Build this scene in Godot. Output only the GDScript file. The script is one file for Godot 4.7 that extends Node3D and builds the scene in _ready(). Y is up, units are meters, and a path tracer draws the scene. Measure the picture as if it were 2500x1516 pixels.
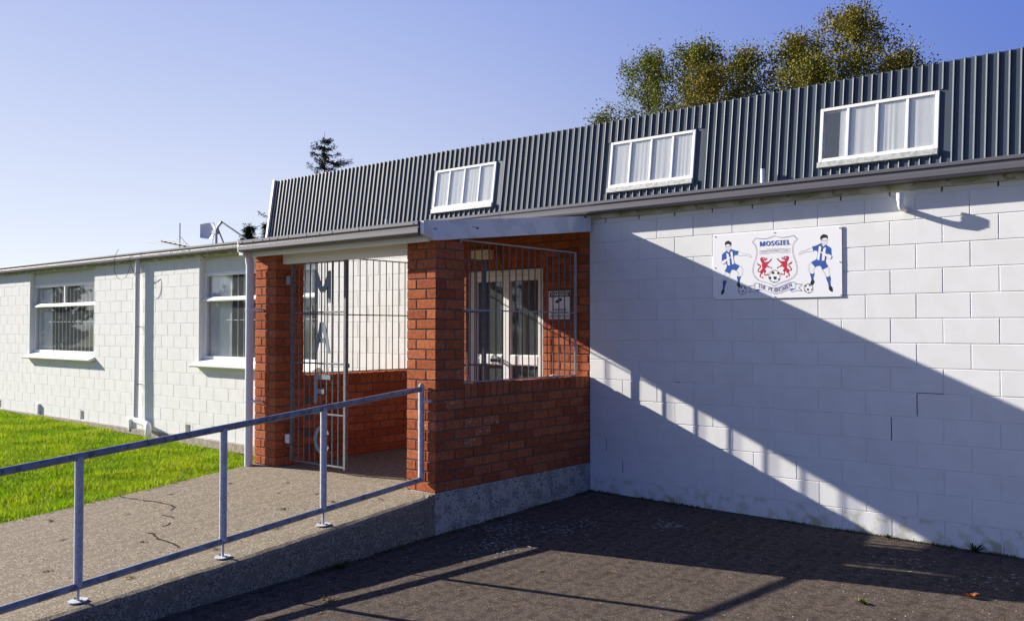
extends Node3D

# ------------------------------------------------------------------ mesh builder
class MB:
	var v := PackedVector3Array()
	var n := PackedVector3Array()
	var c := PackedColorArray()
	var col := Color(1, 1, 1)
	func tri(a: Vector3, b: Vector3, d: Vector3) -> void:
		var nn := (b - a).cross(d - a).normalized()
		v.append(a); v.append(d); v.append(b)
		for k in 3:
			n.append(nn); c.append(col)
	func tri_n(a: Vector3, b: Vector3, d: Vector3, na: Vector3, nb: Vector3, nd: Vector3) -> void:
		v.append(a); v.append(d); v.append(b)
		n.append(na); n.append(nd); n.append(nb)
		for k in 3:
			c.append(col)
	func quad(a: Vector3, b: Vector3, d: Vector3, e: Vector3) -> void:
		tri(a, b, d); tri(a, d, e)
	func box(lo: Vector3, hi: Vector3, t := Transform3D.IDENTITY) -> void:
		var p := []
		for k in 8:
			p.append(t * Vector3(hi.x if k & 1 else lo.x, hi.y if k & 2 else lo.y, hi.z if k & 4 else lo.z))
		quad(p[4], p[5], p[7], p[6]); quad(p[1], p[0], p[2], p[3])
		quad(p[5], p[1], p[3], p[7]); quad(p[0], p[4], p[6], p[2])
		quad(p[6], p[7], p[3], p[2]); quad(p[0], p[1], p[5], p[4])
	func cbox(lo: Vector3, hi: Vector3, h: float, t := Transform3D.IDENTITY) -> void:
		# box whose edges are all chamfered by h
		var ctr := (lo + hi) * 0.5
		var px := []
		for k in 8:
			var s := Vector3(1 if k & 1 else -1, 1 if k & 2 else -1, 1 if k & 4 else -1)
			var q := Vector3(hi.x if k & 1 else lo.x, hi.y if k & 2 else lo.y, hi.z if k & 4 else lo.z)
			px.append([t * (q - Vector3(0, s.y, s.z) * h), t * (q - Vector3(s.x, 0, s.z) * h), t * (q - Vector3(s.x, s.y, 0) * h)])
		var mid := t * ctr
		for f in [[0, [1, 3, 7, 5]], [0, [0, 2, 6, 4]], [1, [2, 3, 7, 6]], [1, [0, 1, 5, 4]], [2, [4, 5, 7, 6]], [2, [0, 1, 3, 2]]]:
			out(px[f[1][0]][f[0]], px[f[1][1]][f[0]], px[f[1][2]][f[0]], px[f[1][3]][f[0]], mid)
		for ax in 3:
			var b1 := 1 << ((ax + 1) % 3)
			var b2 := 1 << ((ax + 2) % 3)
			for m in [0, b1, b2, b1 | b2]:
				var i: int = m
				var j: int = m | (1 << ax)
				var f1 := (ax + 1) % 3
				var f2 := (ax + 2) % 3
				out(px[i][f1], px[j][f1], px[j][f2], px[i][f2], mid)
		for k in 8:
			var a: Vector3 = px[k][0]
			var nn: Vector3 = (px[k][1] - a).cross(px[k][2] - a)
			if nn.dot(a - mid) > 0: tri(a, px[k][1], px[k][2])
			else: tri(a, px[k][2], px[k][1])
	func out(a: Vector3, b: Vector3, d: Vector3, e: Vector3, mid: Vector3) -> void:
		if (b - a).cross(d - a).dot((a + d) * 0.5 - mid) > 0: quad(a, b, d, e)
		else: quad(a, e, d, b)
	func tube(path: Array, r: float, sides := 10, r_end := -1.0) -> void:
		var up := Vector3.UP
		var rings := []
		var norms := []
		for i in path.size():
			var d: Vector3 = (path[min(i + 1, path.size() - 1)] - path[max(i - 1, 0)]).normalized()
			if abs(d.dot(up)) > 0.95: up = Vector3.RIGHT if abs(d.x) < 0.9 else Vector3.BACK
			var x := d.cross(up).normalized()
			var y := x.cross(d).normalized()
			up = y
			var rr := r if r_end < 0 else lerpf(r, r_end, float(i) / max(1, path.size() - 1))
			var ring := []
			var nr := []
			for k in sides:
				var a := TAU * k / sides
				var q := x * cos(a) + y * sin(a)
				nr.append(q); ring.append(path[i] + q * rr)
			rings.append(ring); norms.append(nr)
		for i in path.size() - 1:
			for k in sides:
				var j := (k + 1) % sides
				tri_n(rings[i][k], rings[i + 1][j], rings[i][j], norms[i][k], norms[i + 1][j], norms[i][j])
				tri_n(rings[i][k], rings[i + 1][k], rings[i + 1][j], norms[i][k], norms[i + 1][k], norms[i + 1][j])
		for k in range(1, sides - 1):
			tri(rings[0][0], rings[0][k], rings[0][k + 1])
			var e: Array = rings[-1]
			tri(e[0], e[k + 1], e[k])
	func prism(poly: PackedVector2Array, o: Vector3, ex: Vector3, ey: Vector3, ez: Vector3, depth: float) -> void:
		# polygon in the plane ex, ey, pushed out by depth along ez
		var p := poly
		if Geometry2D.is_polygon_clockwise(p) == (ex.cross(ey).dot(ez) > 0):
			p = poly.duplicate(); p.reverse()
		var idx := Geometry2D.triangulate_polygon(p)
		var f := func(q: Vector2, z: float) -> Vector3: return o + ex * q.x + ey * q.y + ez * z
		for k in range(0, idx.size(), 3):
			var a := p[idx[k]]; var b := p[idx[k + 1]]; var d := p[idx[k + 2]]
			var A: Vector3 = f.call(a, depth)
			if (f.call(b, depth) - A).cross(f.call(d, depth) - A).dot(ez) < 0:
				var s := b; b = d; d = s
			tri(f.call(a, depth), f.call(b, depth), f.call(d, depth))
			if depth > 0.002: tri(f.call(a, 0.0), f.call(d, 0.0), f.call(b, 0.0))
		for k in p.size():
			var a := p[k]; var b := p[(k + 1) % p.size()]
			quad(f.call(a, 0.0), f.call(b, 0.0), f.call(b, depth), f.call(a, depth))
	func xform(t: Transform3D) -> MB:
		for k in v.size():
			v[k] = t * v[k]
			n[k] = t.basis * n[k]
		return self
	func mesh() -> ArrayMesh:
		var m := ArrayMesh.new()
		var a := []
		a.resize(Mesh.ARRAY_MAX)
		a[Mesh.ARRAY_VERTEX] = v; a[Mesh.ARRAY_NORMAL] = n; a[Mesh.ARRAY_COLOR] = c
		m.add_surface_from_arrays(Mesh.PRIMITIVE_TRIANGLES, a)
		return m

# ------------------------------------------------------------------ scene helpers
var names := {}
var rng := RandomNumberGenerator.new()
var M := {}

func numbered(called: String) -> String:
	if not names.has(called):
		names[called] = 0
		return called
	names[called] += 1
	return "%s_%03d" % [called, names[called]]

func obj(called: String, mesh: Mesh, m: Material, parent: Node, at := Transform3D.IDENTITY) -> MeshInstance3D:
	var o := MeshInstance3D.new()
	o.name = numbered(called) if parent == self else called
	o.mesh = mesh
	o.material_override = m
	o.transform = at
	parent.add_child(o, true)
	return o

func mbobj(called: String, b: MB, m: Material, parent: Node) -> MeshInstance3D:
	return obj(called, b.mesh(), m, parent)

func tag(o: Node, label: String, category: String, group := "") -> Node:
	o.set_meta("label", label); o.set_meta("category", category)
	if group: o.set_meta("group", group)
	return o

func thing(called: String, label: String, category: String, at := Vector3.ZERO, group := "") -> Node3D:
	var o := Node3D.new()
	o.name = numbered(called)
	o.position = at
	add_child(o)
	tag(o, label, category, group)
	return o

func structure(called: String, mesh: Mesh, m: Material) -> MeshInstance3D:
	var o := obj(called, mesh, m, self)
	o.set_meta("kind", "structure")
	return o

func T(x: float, y: float, z: float, turn := 0.0) -> Transform3D:
	return Transform3D(Basis(Vector3.UP, turn), Vector3(x, y, z))

# ------------------------------------------------------------------ textures
func bytes(seed_: int, freq: float, size := 512, kind := FastNoiseLite.TYPE_SIMPLEX_SMOOTH, octaves := 3) -> PackedByteArray:
	var f := FastNoiseLite.new()
	f.seed = seed_; f.frequency = freq; f.noise_type = kind
	f.fractal_octaves = octaves
	if kind == FastNoiseLite.TYPE_CELLULAR:
		f.fractal_type = FastNoiseLite.FRACTAL_NONE
		f.cellular_return_type = FastNoiseLite.RETURN_CELL_VALUE if octaves == 1 else FastNoiseLite.RETURN_DISTANCE
	return f.get_seamless_image(size, size, false, false, 0.15).get_data()

func ramp(h: PackedByteArray, lo: Color, hi: Color, t0: float, t1: float, over := PackedByteArray(), oc := Color(0, 0, 0), o0 := 0.0, o1 := 1.0) -> ImageTexture:
	# two colours by one pattern, a third laid over them by a second pattern
	var size := int(sqrt(h.size()))
	var d := PackedByteArray()
	d.resize(h.size() * 3)
	for i in h.size():
		var t := smoothstep(t0, t1, h[i] / 255.0)
		var r := lerpf(lo.r, hi.r, t); var g := lerpf(lo.g, hi.g, t); var b := lerpf(lo.b, hi.b, t)
		if over.size() > 0:
			var s := smoothstep(o0, o1, over[i] / 255.0)
			r = lerpf(r, oc.r, s); g = lerpf(g, oc.g, s); b = lerpf(b, oc.b, s)
		d[i * 3] = int(r * 255); d[i * 3 + 1] = int(g * 255); d[i * 3 + 2] = int(b * 255)
	return ImageTexture.create_from_image(Image.create_from_data(size, size, false, Image.FORMAT_RGB8, d))

func relief(h: PackedByteArray) -> ImageTexture:
	var size := int(sqrt(h.size()))
	return ImageTexture.create_from_image(Image.create_from_data(size, size, false, Image.FORMAT_L8, h))

func grey(x: float) -> Color:
	return Color(x, x, x)

func mat(lin: Color, rough := 0.7, tex: Texture2D = null, size := 1.0, height: Texture2D = null, cm := 0.0, metal := 0.0) -> StandardMaterial3D:
	var m := StandardMaterial3D.new()
	m.albedo_color = lin.linear_to_srgb()
	m.roughness = rough
	m.metallic = metal
	if rough > 0.53: m.metallic_specular = 0.18
	if tex or height:
		m.uv1_triplanar = true; m.uv1_world_triplanar = true
		m.uv1_scale = Vector3.ONE / size
	if tex: m.albedo_texture = tex
	if height:
		m.heightmap_enabled = true; m.heightmap_texture = height; m.heightmap_scale = cm
	return m

func leafy(b := Color(0.3, 0.35, 0.1)) -> StandardMaterial3D:
	var m := StandardMaterial3D.new()
	m.vertex_color_use_as_albedo = true
	m.roughness = 0.8
	m.metallic_specular = 0.15
	m.backlight_enabled = true; m.backlight = b
	m.cull_mode = BaseMaterial3D.CULL_DISABLED
	return m

func make_materials() -> void:
	var fine := bytes(3, 0.09, 512, FastNoiseLite.TYPE_SIMPLEX, 4)
	var mid := bytes(5, 0.02, 512, FastNoiseLite.TYPE_SIMPLEX_SMOOTH, 4)
	var coarse := bytes(7, 0.006, 512, FastNoiseLite.TYPE_SIMPLEX_SMOOTH, 5)
	var cells := bytes(9, 0.08, 512, FastNoiseLite.TYPE_CELLULAR)
	var cells2 := bytes(11, 0.045, 512, FastNoiseLite.TYPE_CELLULAR)
	var stones := bytes(13, 0.075, 1024, FastNoiseLite.TYPE_CELLULAR, 1)
	var clouds := bytes(17, 0.004, 1024, FastNoiseLite.TYPE_SIMPLEX_SMOOTH, 5)
	var t_stone := relief(stones)
	var t_fine := relief(fine)
	var t_mid := relief(mid)
	var t_cell := relief(cells)
	var t_cell2 := relief(cells2)
	# painted blocks
	var t_paint := ramp(coarse, Color(0.985, 0.985, 0.98), Color(1, 1, 1), 0.3, 0.6, fine, Color(0.95, 0.95, 0.94), 0.76, 0.86)
	M.block = []
	for k in 3:
		M.block.append(mat(Color(0.76, 0.77, 0.76) * [0.985, 1.0, 1.012][k], 0.85, t_paint, 0.9, t_fine, 0.018))
	M.mortar_white = mat(Color(0.74, 0.75, 0.74), 0.7, t_paint, 0.9, t_fine, 0.018)
	M.footing = mat(Color(0.44, 0.39, 0.31), 0.9, ramp(mid, grey(0.88), grey(1.0), 0.3, 0.65), 1.2, t_fine, 0.06)
	# bricks
	var t_brick := ramp(mid, Color(0.90, 0.88, 0.87), Color(1, 1, 1), 0.35, 0.62, fine, Color(0.62, 0.58, 0.57), 0.76, 0.86)
	M.brick = []
	for c in [Color(0.40, 0.122, 0.050), Color(0.36, 0.106, 0.045), Color(0.45, 0.145, 0.062), Color(0.33, 0.094, 0.042), Color(0.42, 0.135, 0.066)]:
		M.brick.append(mat(c * 1.04, 0.9, t_brick, 0.45, t_fine, 0.03))
	M.brick_bloom = mat(Color(1, 1, 1), 0.9, ramp(bytes(15, 0.012, 512, FastNoiseLite.TYPE_SIMPLEX_SMOOTH, 5), Color(0.66, 0.385, 0.255), Color(0.68, 0.40, 0.265), 0.3, 0.6, bytes(16, 0.03, 512, FastNoiseLite.TYPE_SIMPLEX_SMOOTH, 5), Color(0.76, 0.65, 0.60), 0.62, 0.78), 0.5, t_fine, 0.03)
	M.mortar = mat(Color(0.17, 0.155, 0.135), 0.95, ramp(fine, grey(0.75), grey(1), 0.3, 0.6), 0.3, t_fine, 0.3)
	# ground
	M.ramp = mat(Color(1, 1, 1), 0.92, ramp(stones, Color(0.40, 0.37, 0.32), Color(0.66, 0.615, 0.54), 0.1, 0.9, clouds, Color(0.50, 0.465, 0.405), 0.45, 0.85), 0.62, t_stone, 0.13)
	M.plinth = mat(Color(1, 1, 1), 0.92, ramp(clouds, Color(0.60, 0.585, 0.55), Color(0.70, 0.685, 0.645), 0.3, 0.6, stones, Color(0.40, 0.385, 0.36), 0.80, 0.95), 0.9, t_stone, 0.15)
	var m := mat(Color(1, 1, 1), 0.9, ramp(stones, Color(0.26, 0.23, 0.21), Color(0.44, 0.395, 0.36), 0.1, 0.9, clouds, Color(0.28, 0.25, 0.23), 0.45, 0.9), 0.5, t_stone, 0.08)
	m.vertex_color_use_as_albedo = true
	M.asphalt = m
	M.dirt = mat(Color(0.035, 0.03, 0.022), 1.0)
	M.lichen = mat(Color(0.30, 0.33, 0.30), 1.0)
	M.stained = mat(Color(0.74, 0.75, 0.74), 0.85, ramp(mid, Color(0.90, 0.90, 0.84), Color(1, 1, 1), 0.2, 0.55, coarse, Color(0.78, 0.78, 0.68), 0.62, 0.85), 1.4, t_fine, 0.018)
	M.soil = mat(Color(0.055, 0.075, 0.018), 0.95, ramp(mid, grey(0.6), grey(1), 0.3, 0.7), 0.8, t_fine, 0.8)
	M.field = mat(Color(0.085, 0.12, 0.025), 0.95, ramp(coarse, grey(0.7), grey(1), 0.3, 0.7), 8.0)
	# paint, timber and metal
	M.white = mat(Color(0.80, 0.80, 0.78), 0.45)
	M.white_gloss = mat(Color(0.82, 0.82, 0.81), 0.3)
	M.cream = mat(Color(0.66, 0.62, 0.46), 0.5)
	var f := FastNoiseLite.new()
	f.seed = 21; f.frequency = 0.02; f.fractal_octaves = 4
	var flake := PackedByteArray()
	flake.resize(512 * 512)
	for y in 512:
		for x in 512:
			# streaks run along the board and repeat every 512 pixels
			var ax := TAU * x / 512.0
			flake[y * 512 + x] = int(clampf(0.5 + 0.5 * f.get_noise_3d(cos(ax) * 36.0, sin(ax) * 36.0, y * 1.9), 0, 1) * 255)
	M.board = mat(Color(0.80, 0.80, 0.79), 0.5, ramp(flake, Color(0.16, 0.15, 0.13), Color(1, 1, 1), 0.25, 0.275, coarse, Color(0.93, 0.94, 0.93), 0.5, 0.7), 1.0, relief(flake), 0.05)
	M.fascia = mat(Color(0.62, 0.62, 0.52), 0.6, ramp(coarse, Color(0.86, 0.87, 0.80), Color(1, 1, 1), 0.3, 0.6, mid, Color(0.72, 0.72, 0.62), 0.70, 0.84), 1.3)
	M.flash = mat(Color(0.50, 0.52, 0.50), 0.5, ramp(mid, grey(0.85), grey(1), 0.3, 0.6), 0.6)
	M.gutter = mat(Color(0.105, 0.10, 0.115), 0.38)
	M.gutter.metallic_specular = 0.6
	M.roof = mat(Color(0.058, 0.080, 0.112), 0.5, ramp(fine, grey(0.86), grey(1), 0.3, 0.7), 0.4)
	M.tray = []
	for k in 3:
		M.tray.append(mat(Color(0.058, 0.080, 0.112) * [0.92, 1.0, 1.08][k], [0.47, 0.5, 0.52][k], M.roof.albedo_texture, 0.4))
		M.tray[k].metallic_specular = 0.35
	M.roof.metallic_specular = 0.4
	M.sheet = mat(Color(0.30, 0.31, 0.32), 0.45)
	M.rail = mat(Color(1, 1, 1), 0.45, ramp(coarse, Color(0.52, 0.53, 0.56), Color(0.58, 0.59, 0.62), 0.3, 0.6, bytes(33, 0.018, 512, FastNoiseLite.TYPE_SIMPLEX, 5), Color(0.40, 0.41, 0.45), 0.56, 0.68), 0.9)
	M.post = mat(Color(0.56, 0.58, 0.63), 0.4, ramp(mid, grey(0.9), grey(1), 0.3, 0.6, fine, grey(0.55), 0.76, 0.82), 0.5)
	M.iron = mat(Color(0.15, 0.155, 0.17), 0.5, ramp(mid, grey(0.75), grey(1), 0.3, 0.6), 0.3)
	M.iron_dark = mat(Color(0.085, 0.09, 0.095), 0.5)
	M.galv = mat(Color(0.42, 0.43, 0.44), 0.45, ramp(cells2, grey(0.8), grey(1), 0.1, 0.6), 0.3)
	M.letter = mat(Color(0.21, 0.25, 0.27), 0.6)
	M.pvc = mat(Color(0.84, 0.84, 0.84), 0.3)
	M.pipe = mat(Color(0.62, 0.64, 0.68), 0.4)
	M.black = mat(Color(0.012, 0.012, 0.014), 0.5)
	M.room = mat(Color(0.20, 0.16, 0.12), 0.8)
	M.carpet = mat(Color(0.06, 0.055, 0.05), 1.0)
	M.signwhite = mat(Color(0.84, 0.85, 0.86), 0.28)
	M.print = {
		"k": mat(Color(0.012, 0.012, 0.015), 0.35), "b": mat(Color(0.028, 0.10, 0.36), 0.35), "w": M.signwhite, "f": M.signwhite,
		"r": mat(Color(0.50, 0.022, 0.045), 0.35), "g": mat(Color(0.38, 0.38, 0.42), 0.4), "R": mat(Color(0.50, 0.022, 0.045), 0.35), "v": mat(Color(0.16, 0.14, 0.32), 0.4)}
	var gl := StandardMaterial3D.new()
	gl.albedo_color = Color(0.75, 0.80, 0.80, 0.07)
	gl.transparency = BaseMaterial3D.TRANSPARENCY_ALPHA
	gl.roughness = 0.02; gl.metallic_specular = 0.6
	M.glass = gl
	var cu := mat(Color(0.74, 0.76, 0.75), 0.8)
	cu.backlight_enabled = true; cu.backlight = Color(0.5, 0.5, 0.5)
	M.curtain = cu
	M.leaf = leafy(Color(0.45, 0.45, 0.16))
	M.needle = leafy(Color(0.1, 0.12, 0.05))
	M.grass = leafy(Color(0.55, 0.75, 0.12))
	M.bark = mat(Color(0.30, 0.28, 0.25), 0.9, ramp(mid, Color(0.45, 0.42, 0.38), Color(1, 1, 1), 0.4, 0.55), 0.4)
	M.bark_dark = mat(Color(0.06, 0.045, 0.035), 0.95)
	M.moss = mat(Color(0.15, 0.125, 0.045), 1.0)
	M.straw = mat(Color(0.34, 0.25, 0.12), 0.9)
	M.leaf_brown = mat(Color(0.30, 0.11, 0.04), 0.7)
	M.yellow = mat(Color(0.42, 0.33, 0.10), 0.7)
# ------------------------------------------------------------------ lie of the land
func bend(pts: Array, x: float) -> float:
	if x <= pts[0][0]: return pts[0][1]
	for k in range(1, pts.size()):
		if x <= pts[k][0]:
			return lerpf(pts[k - 1][1], pts[k][1], (x - pts[k - 1][0]) / (pts[k][0] - pts[k - 1][0]))
	return pts[-1][1]

func ramp_y(z: float) -> float:
	return bend([[2.2, 0.280], [2.35, 0.268], [4.08, 0.112], [5.06, 0.040], [7.6, -0.14], [10.0, -0.33]], z)

func yard_y(x: float, z: float) -> float:
	return -0.012 * x - 0.03 * z

func lawn_y(x: float, z: float) -> float:
	var y := -0.075 - 0.013 * (clampf(x, -18, -2) + 15.0)
	var k := smoothstep(-4.4, -2.62, x) * smoothstep(2.4, 3.0, z)
	return lerpf(y, ramp_y(z) - 0.035, k)

var lump := FastNoiseLite.new()

# ------------------------------------------------------------------ masonry
var brick_cache := {}
func masonry(size: Vector3, ch: float) -> ArrayMesh:
	var key := "%d_%d_%d" % [roundi(size.x * 1000), roundi(size.y * 1000), roundi(size.z * 1000)]
	if not brick_cache.has(key):
		var b := MB.new()
		b.cbox(-size * 0.5, size * 0.5, ch)
		brick_cache[key] = b.mesh()
	return brick_cache[key]

func lay_brick(parent: Node, lo: Vector3, hi: Vector3, m: Material = null, called := "brick") -> MeshInstance3D:
	# one brick, a hair out of true
	var mm := m if m else M.brick[rng.randi() % M.brick.size()] as Material
	var j := Vector3(rng.randf_range(-1, 1), rng.randf_range(-1, 1), rng.randf_range(-1, 1)) * 0.0012
	var t := Transform3D(Basis.from_euler(Vector3(rng.randf_range(-1, 1), rng.randf_range(-1, 1), rng.randf_range(-1, 1)) * 0.005), (lo + hi) * 0.5 + j)
	return obj(called, masonry(hi - lo, 0.0035), mm, parent, t)

var spare: MB = null      # bricks or blocks past the first 300 of a thing are joined here
func core(b: MB, x0: float, x1: float, y0: float, y1: float, z0: float, z1: float, holes: Array) -> void:
	# the body of a wall behind its facing, with openings left free
	var xs := [x0, x1]
	for h in holes:
		for x in [h[0], h[1]]:
			if x > x0 and x < x1 and not xs.has(x): xs.append(x)
	xs.sort()
	for k in xs.size() - 1:
		var mx: float = (xs[k] + xs[k + 1]) * 0.5
		var cuts := []
		for h in holes:
			if mx > h[0] and mx < h[1]: cuts.append([h[2], h[3]])
		cuts.sort_custom(func(a, c): return a[0] < c[0])
		var y := y0
		for q in cuts:
			if q[0] > y: b.box(Vector3(xs[k], y, z0), Vector3(xs[k + 1], q[0], z1))
			y = max(y, q[1])
		if y < y1: b.box(Vector3(xs[k], y, z0), Vector3(xs[k + 1], y1, z1))

func block_rows(x0: float, x1: float, phase: float, holes: Array) -> Array:
	var out := []
	for r in range(-1, 14):
		var y0 := 0.15 + 0.2 * r
		var y1 := y0 + 0.2
		if r == 13: y1 = 2.835
		var shift := phase + (0.2 if posmod(r, 2) == 1 else 0.0)
		var k := floori((x0 - shift) / 0.4)
		while shift + 0.4 * k < x1:
			var spans := [[max(x0, shift + 0.4 * k), min(x1, shift + 0.4 * (k + 1))]]
			for h in holes:
				if h[3] - 0.02 > y0 and h[2] + 0.02 < y1:
					var next := []
					for s in spans:
						if h[1] <= s[0] or h[0] >= s[1]:
							next.append(s)
							continue
						if h[0] - s[0] > 0.02: next.append([s[0], h[0] + 0.005])
						if s[1] - h[1] > 0.02: next.append([h[1] - 0.005, s[1]])
					spans = next
			for s in spans:
				var gap := 0.0032 if r < 13 else 0.007
				if s[1] - s[0] > 0.02: out.append([s[0] + gap, s[1] - gap, y0 + 0.0032, y1 - 0.0032])
			k += 1
	return out

# ------------------------------------------------------------------ sky, sun, camera
func make_sky() -> void:
	var w := 512
	var h := 256
	var im := Image.create_empty(w, h, false, Image.FORMAT_RGBF)
	var sun := Vector3(-3.58, 1.51, 1.0).normalized()
	var deep := Color(0.060, 0.170, 0.70)
	var pale := Color(1.0, 1.06, 1.10)
	for y in h:
		var el := (0.5 - (y + 0.5) / h) * PI
		for x in w:
			var a := TAU * (x + 0.5) / w
			var d := Vector3(sin(a) * cos(el), sin(el), -cos(a) * cos(el))
			var mu := clampf(0.5 + 0.5 * d.dot(sun), 0, 1)
			var s := maxf(6.0, -3.6 + 28.0 * mu)
			var t := exp(-rad_to_deg(maxf(el, 0.0)) / s)
			# the horizon is paler and brighter towards the sun
			var c := deep.lerp(pale * lerpf(0.30, 1.0, smoothstep(0.35, 0.85, mu)), t)
			c = c * lerpf(1.0, 0.30, smoothstep(0.32, 1.2, el)) * lerpf(0.55, 1.0, smoothstep(0.0, 0.42, mu))   # darker towards the zenith and away from the sun
			var g := pow(mu, 40.0) * 0.6
			c = Color(c.r + g * 1.0, c.g + g * 0.95, c.b + g * 0.85)
			if el < 0: c = Color(0.30, 0.30, 0.24)
			im.set_pixel(x, y, c * SKY)
	var p := PanoramaSkyMaterial.new()
	p.panorama = ImageTexture.create_from_image(im)
	var sky := Sky.new()
	sky.sky_material = p
	var e := Environment.new()
	e.background_mode = Environment.BG_SKY
	e.sky = sky
	e.tonemap_mode = Environment.TONE_MAPPER_LINEAR
	e.tonemap_exposure = EXPOSURE
	e.sdfgi_enabled = true; e.ssao_enabled = true; e.ssil_enabled = true
	var we := WorldEnvironment.new()
	we.environment = e
	add_child(we)

const EXPOSURE := 2.2
const SKY := 0.4545

func _ready() -> void:
	rng.seed = 11
	lump.seed = 4; lump.frequency = 0.6
	var cam := Camera3D.new()
	cam.position = Vector3(5.277, 1.662, 7.563)
	cam.rotation_order = EULER_ORDER_YXZ
	cam.rotation_degrees = Vector3(1.207, 39.925, 0.04)
	cam.fov = 38.632
	cam.near = 0.05; cam.far = 1000
	add_child(cam)
	cam.current = true
	make_sky()
	var sun := DirectionalLight3D.new()
	sun.light_energy = 1.6
	sun.light_color = Color(1.0, 0.965, 0.915)
	sun.light_angular_distance = 0.5
	sun.shadow_enabled = true
	add_child(sun)
	sun.look_at_from_position(Vector3.ZERO, Vector3(3.58, -1.51, -1.0), Vector3.UP)
	make_materials()
	make_ground()
	make_building()
	make_porch()
	make_gates()
	make_handrail()
	make_pipes()
	make_signs()
	make_roof_things()
	make_trees()
	make_litter()

# ------------------------------------------------------------------ ground
func grid(xs: Array, zs: Array, f: Callable, col = null) -> ArrayMesh:
	var b := MB.new()
	for i in xs.size() - 1:
		for j in zs.size() - 1:
			var p := []
			for q in [[i, j], [i, j + 1], [i + 1, j + 1], [i + 1, j]]:
				p.append(Vector3(xs[q[0]], f.call(xs[q[0]], zs[q[1]]), zs[q[1]]))
			if col: b.col = col.call((p[0].x + p[2].x) * 0.5, (p[0].z + p[2].z) * 0.5)
			b.quad(p[0], p[1], p[2], p[3])
	return b.mesh()

func steps(a: float, b: float, d: float) -> Array:
	var out := []
	var n := maxi(1, roundi((b - a) / d))
	for k in n + 1: out.append(a + (b - a) * k / n)
	return out

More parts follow.
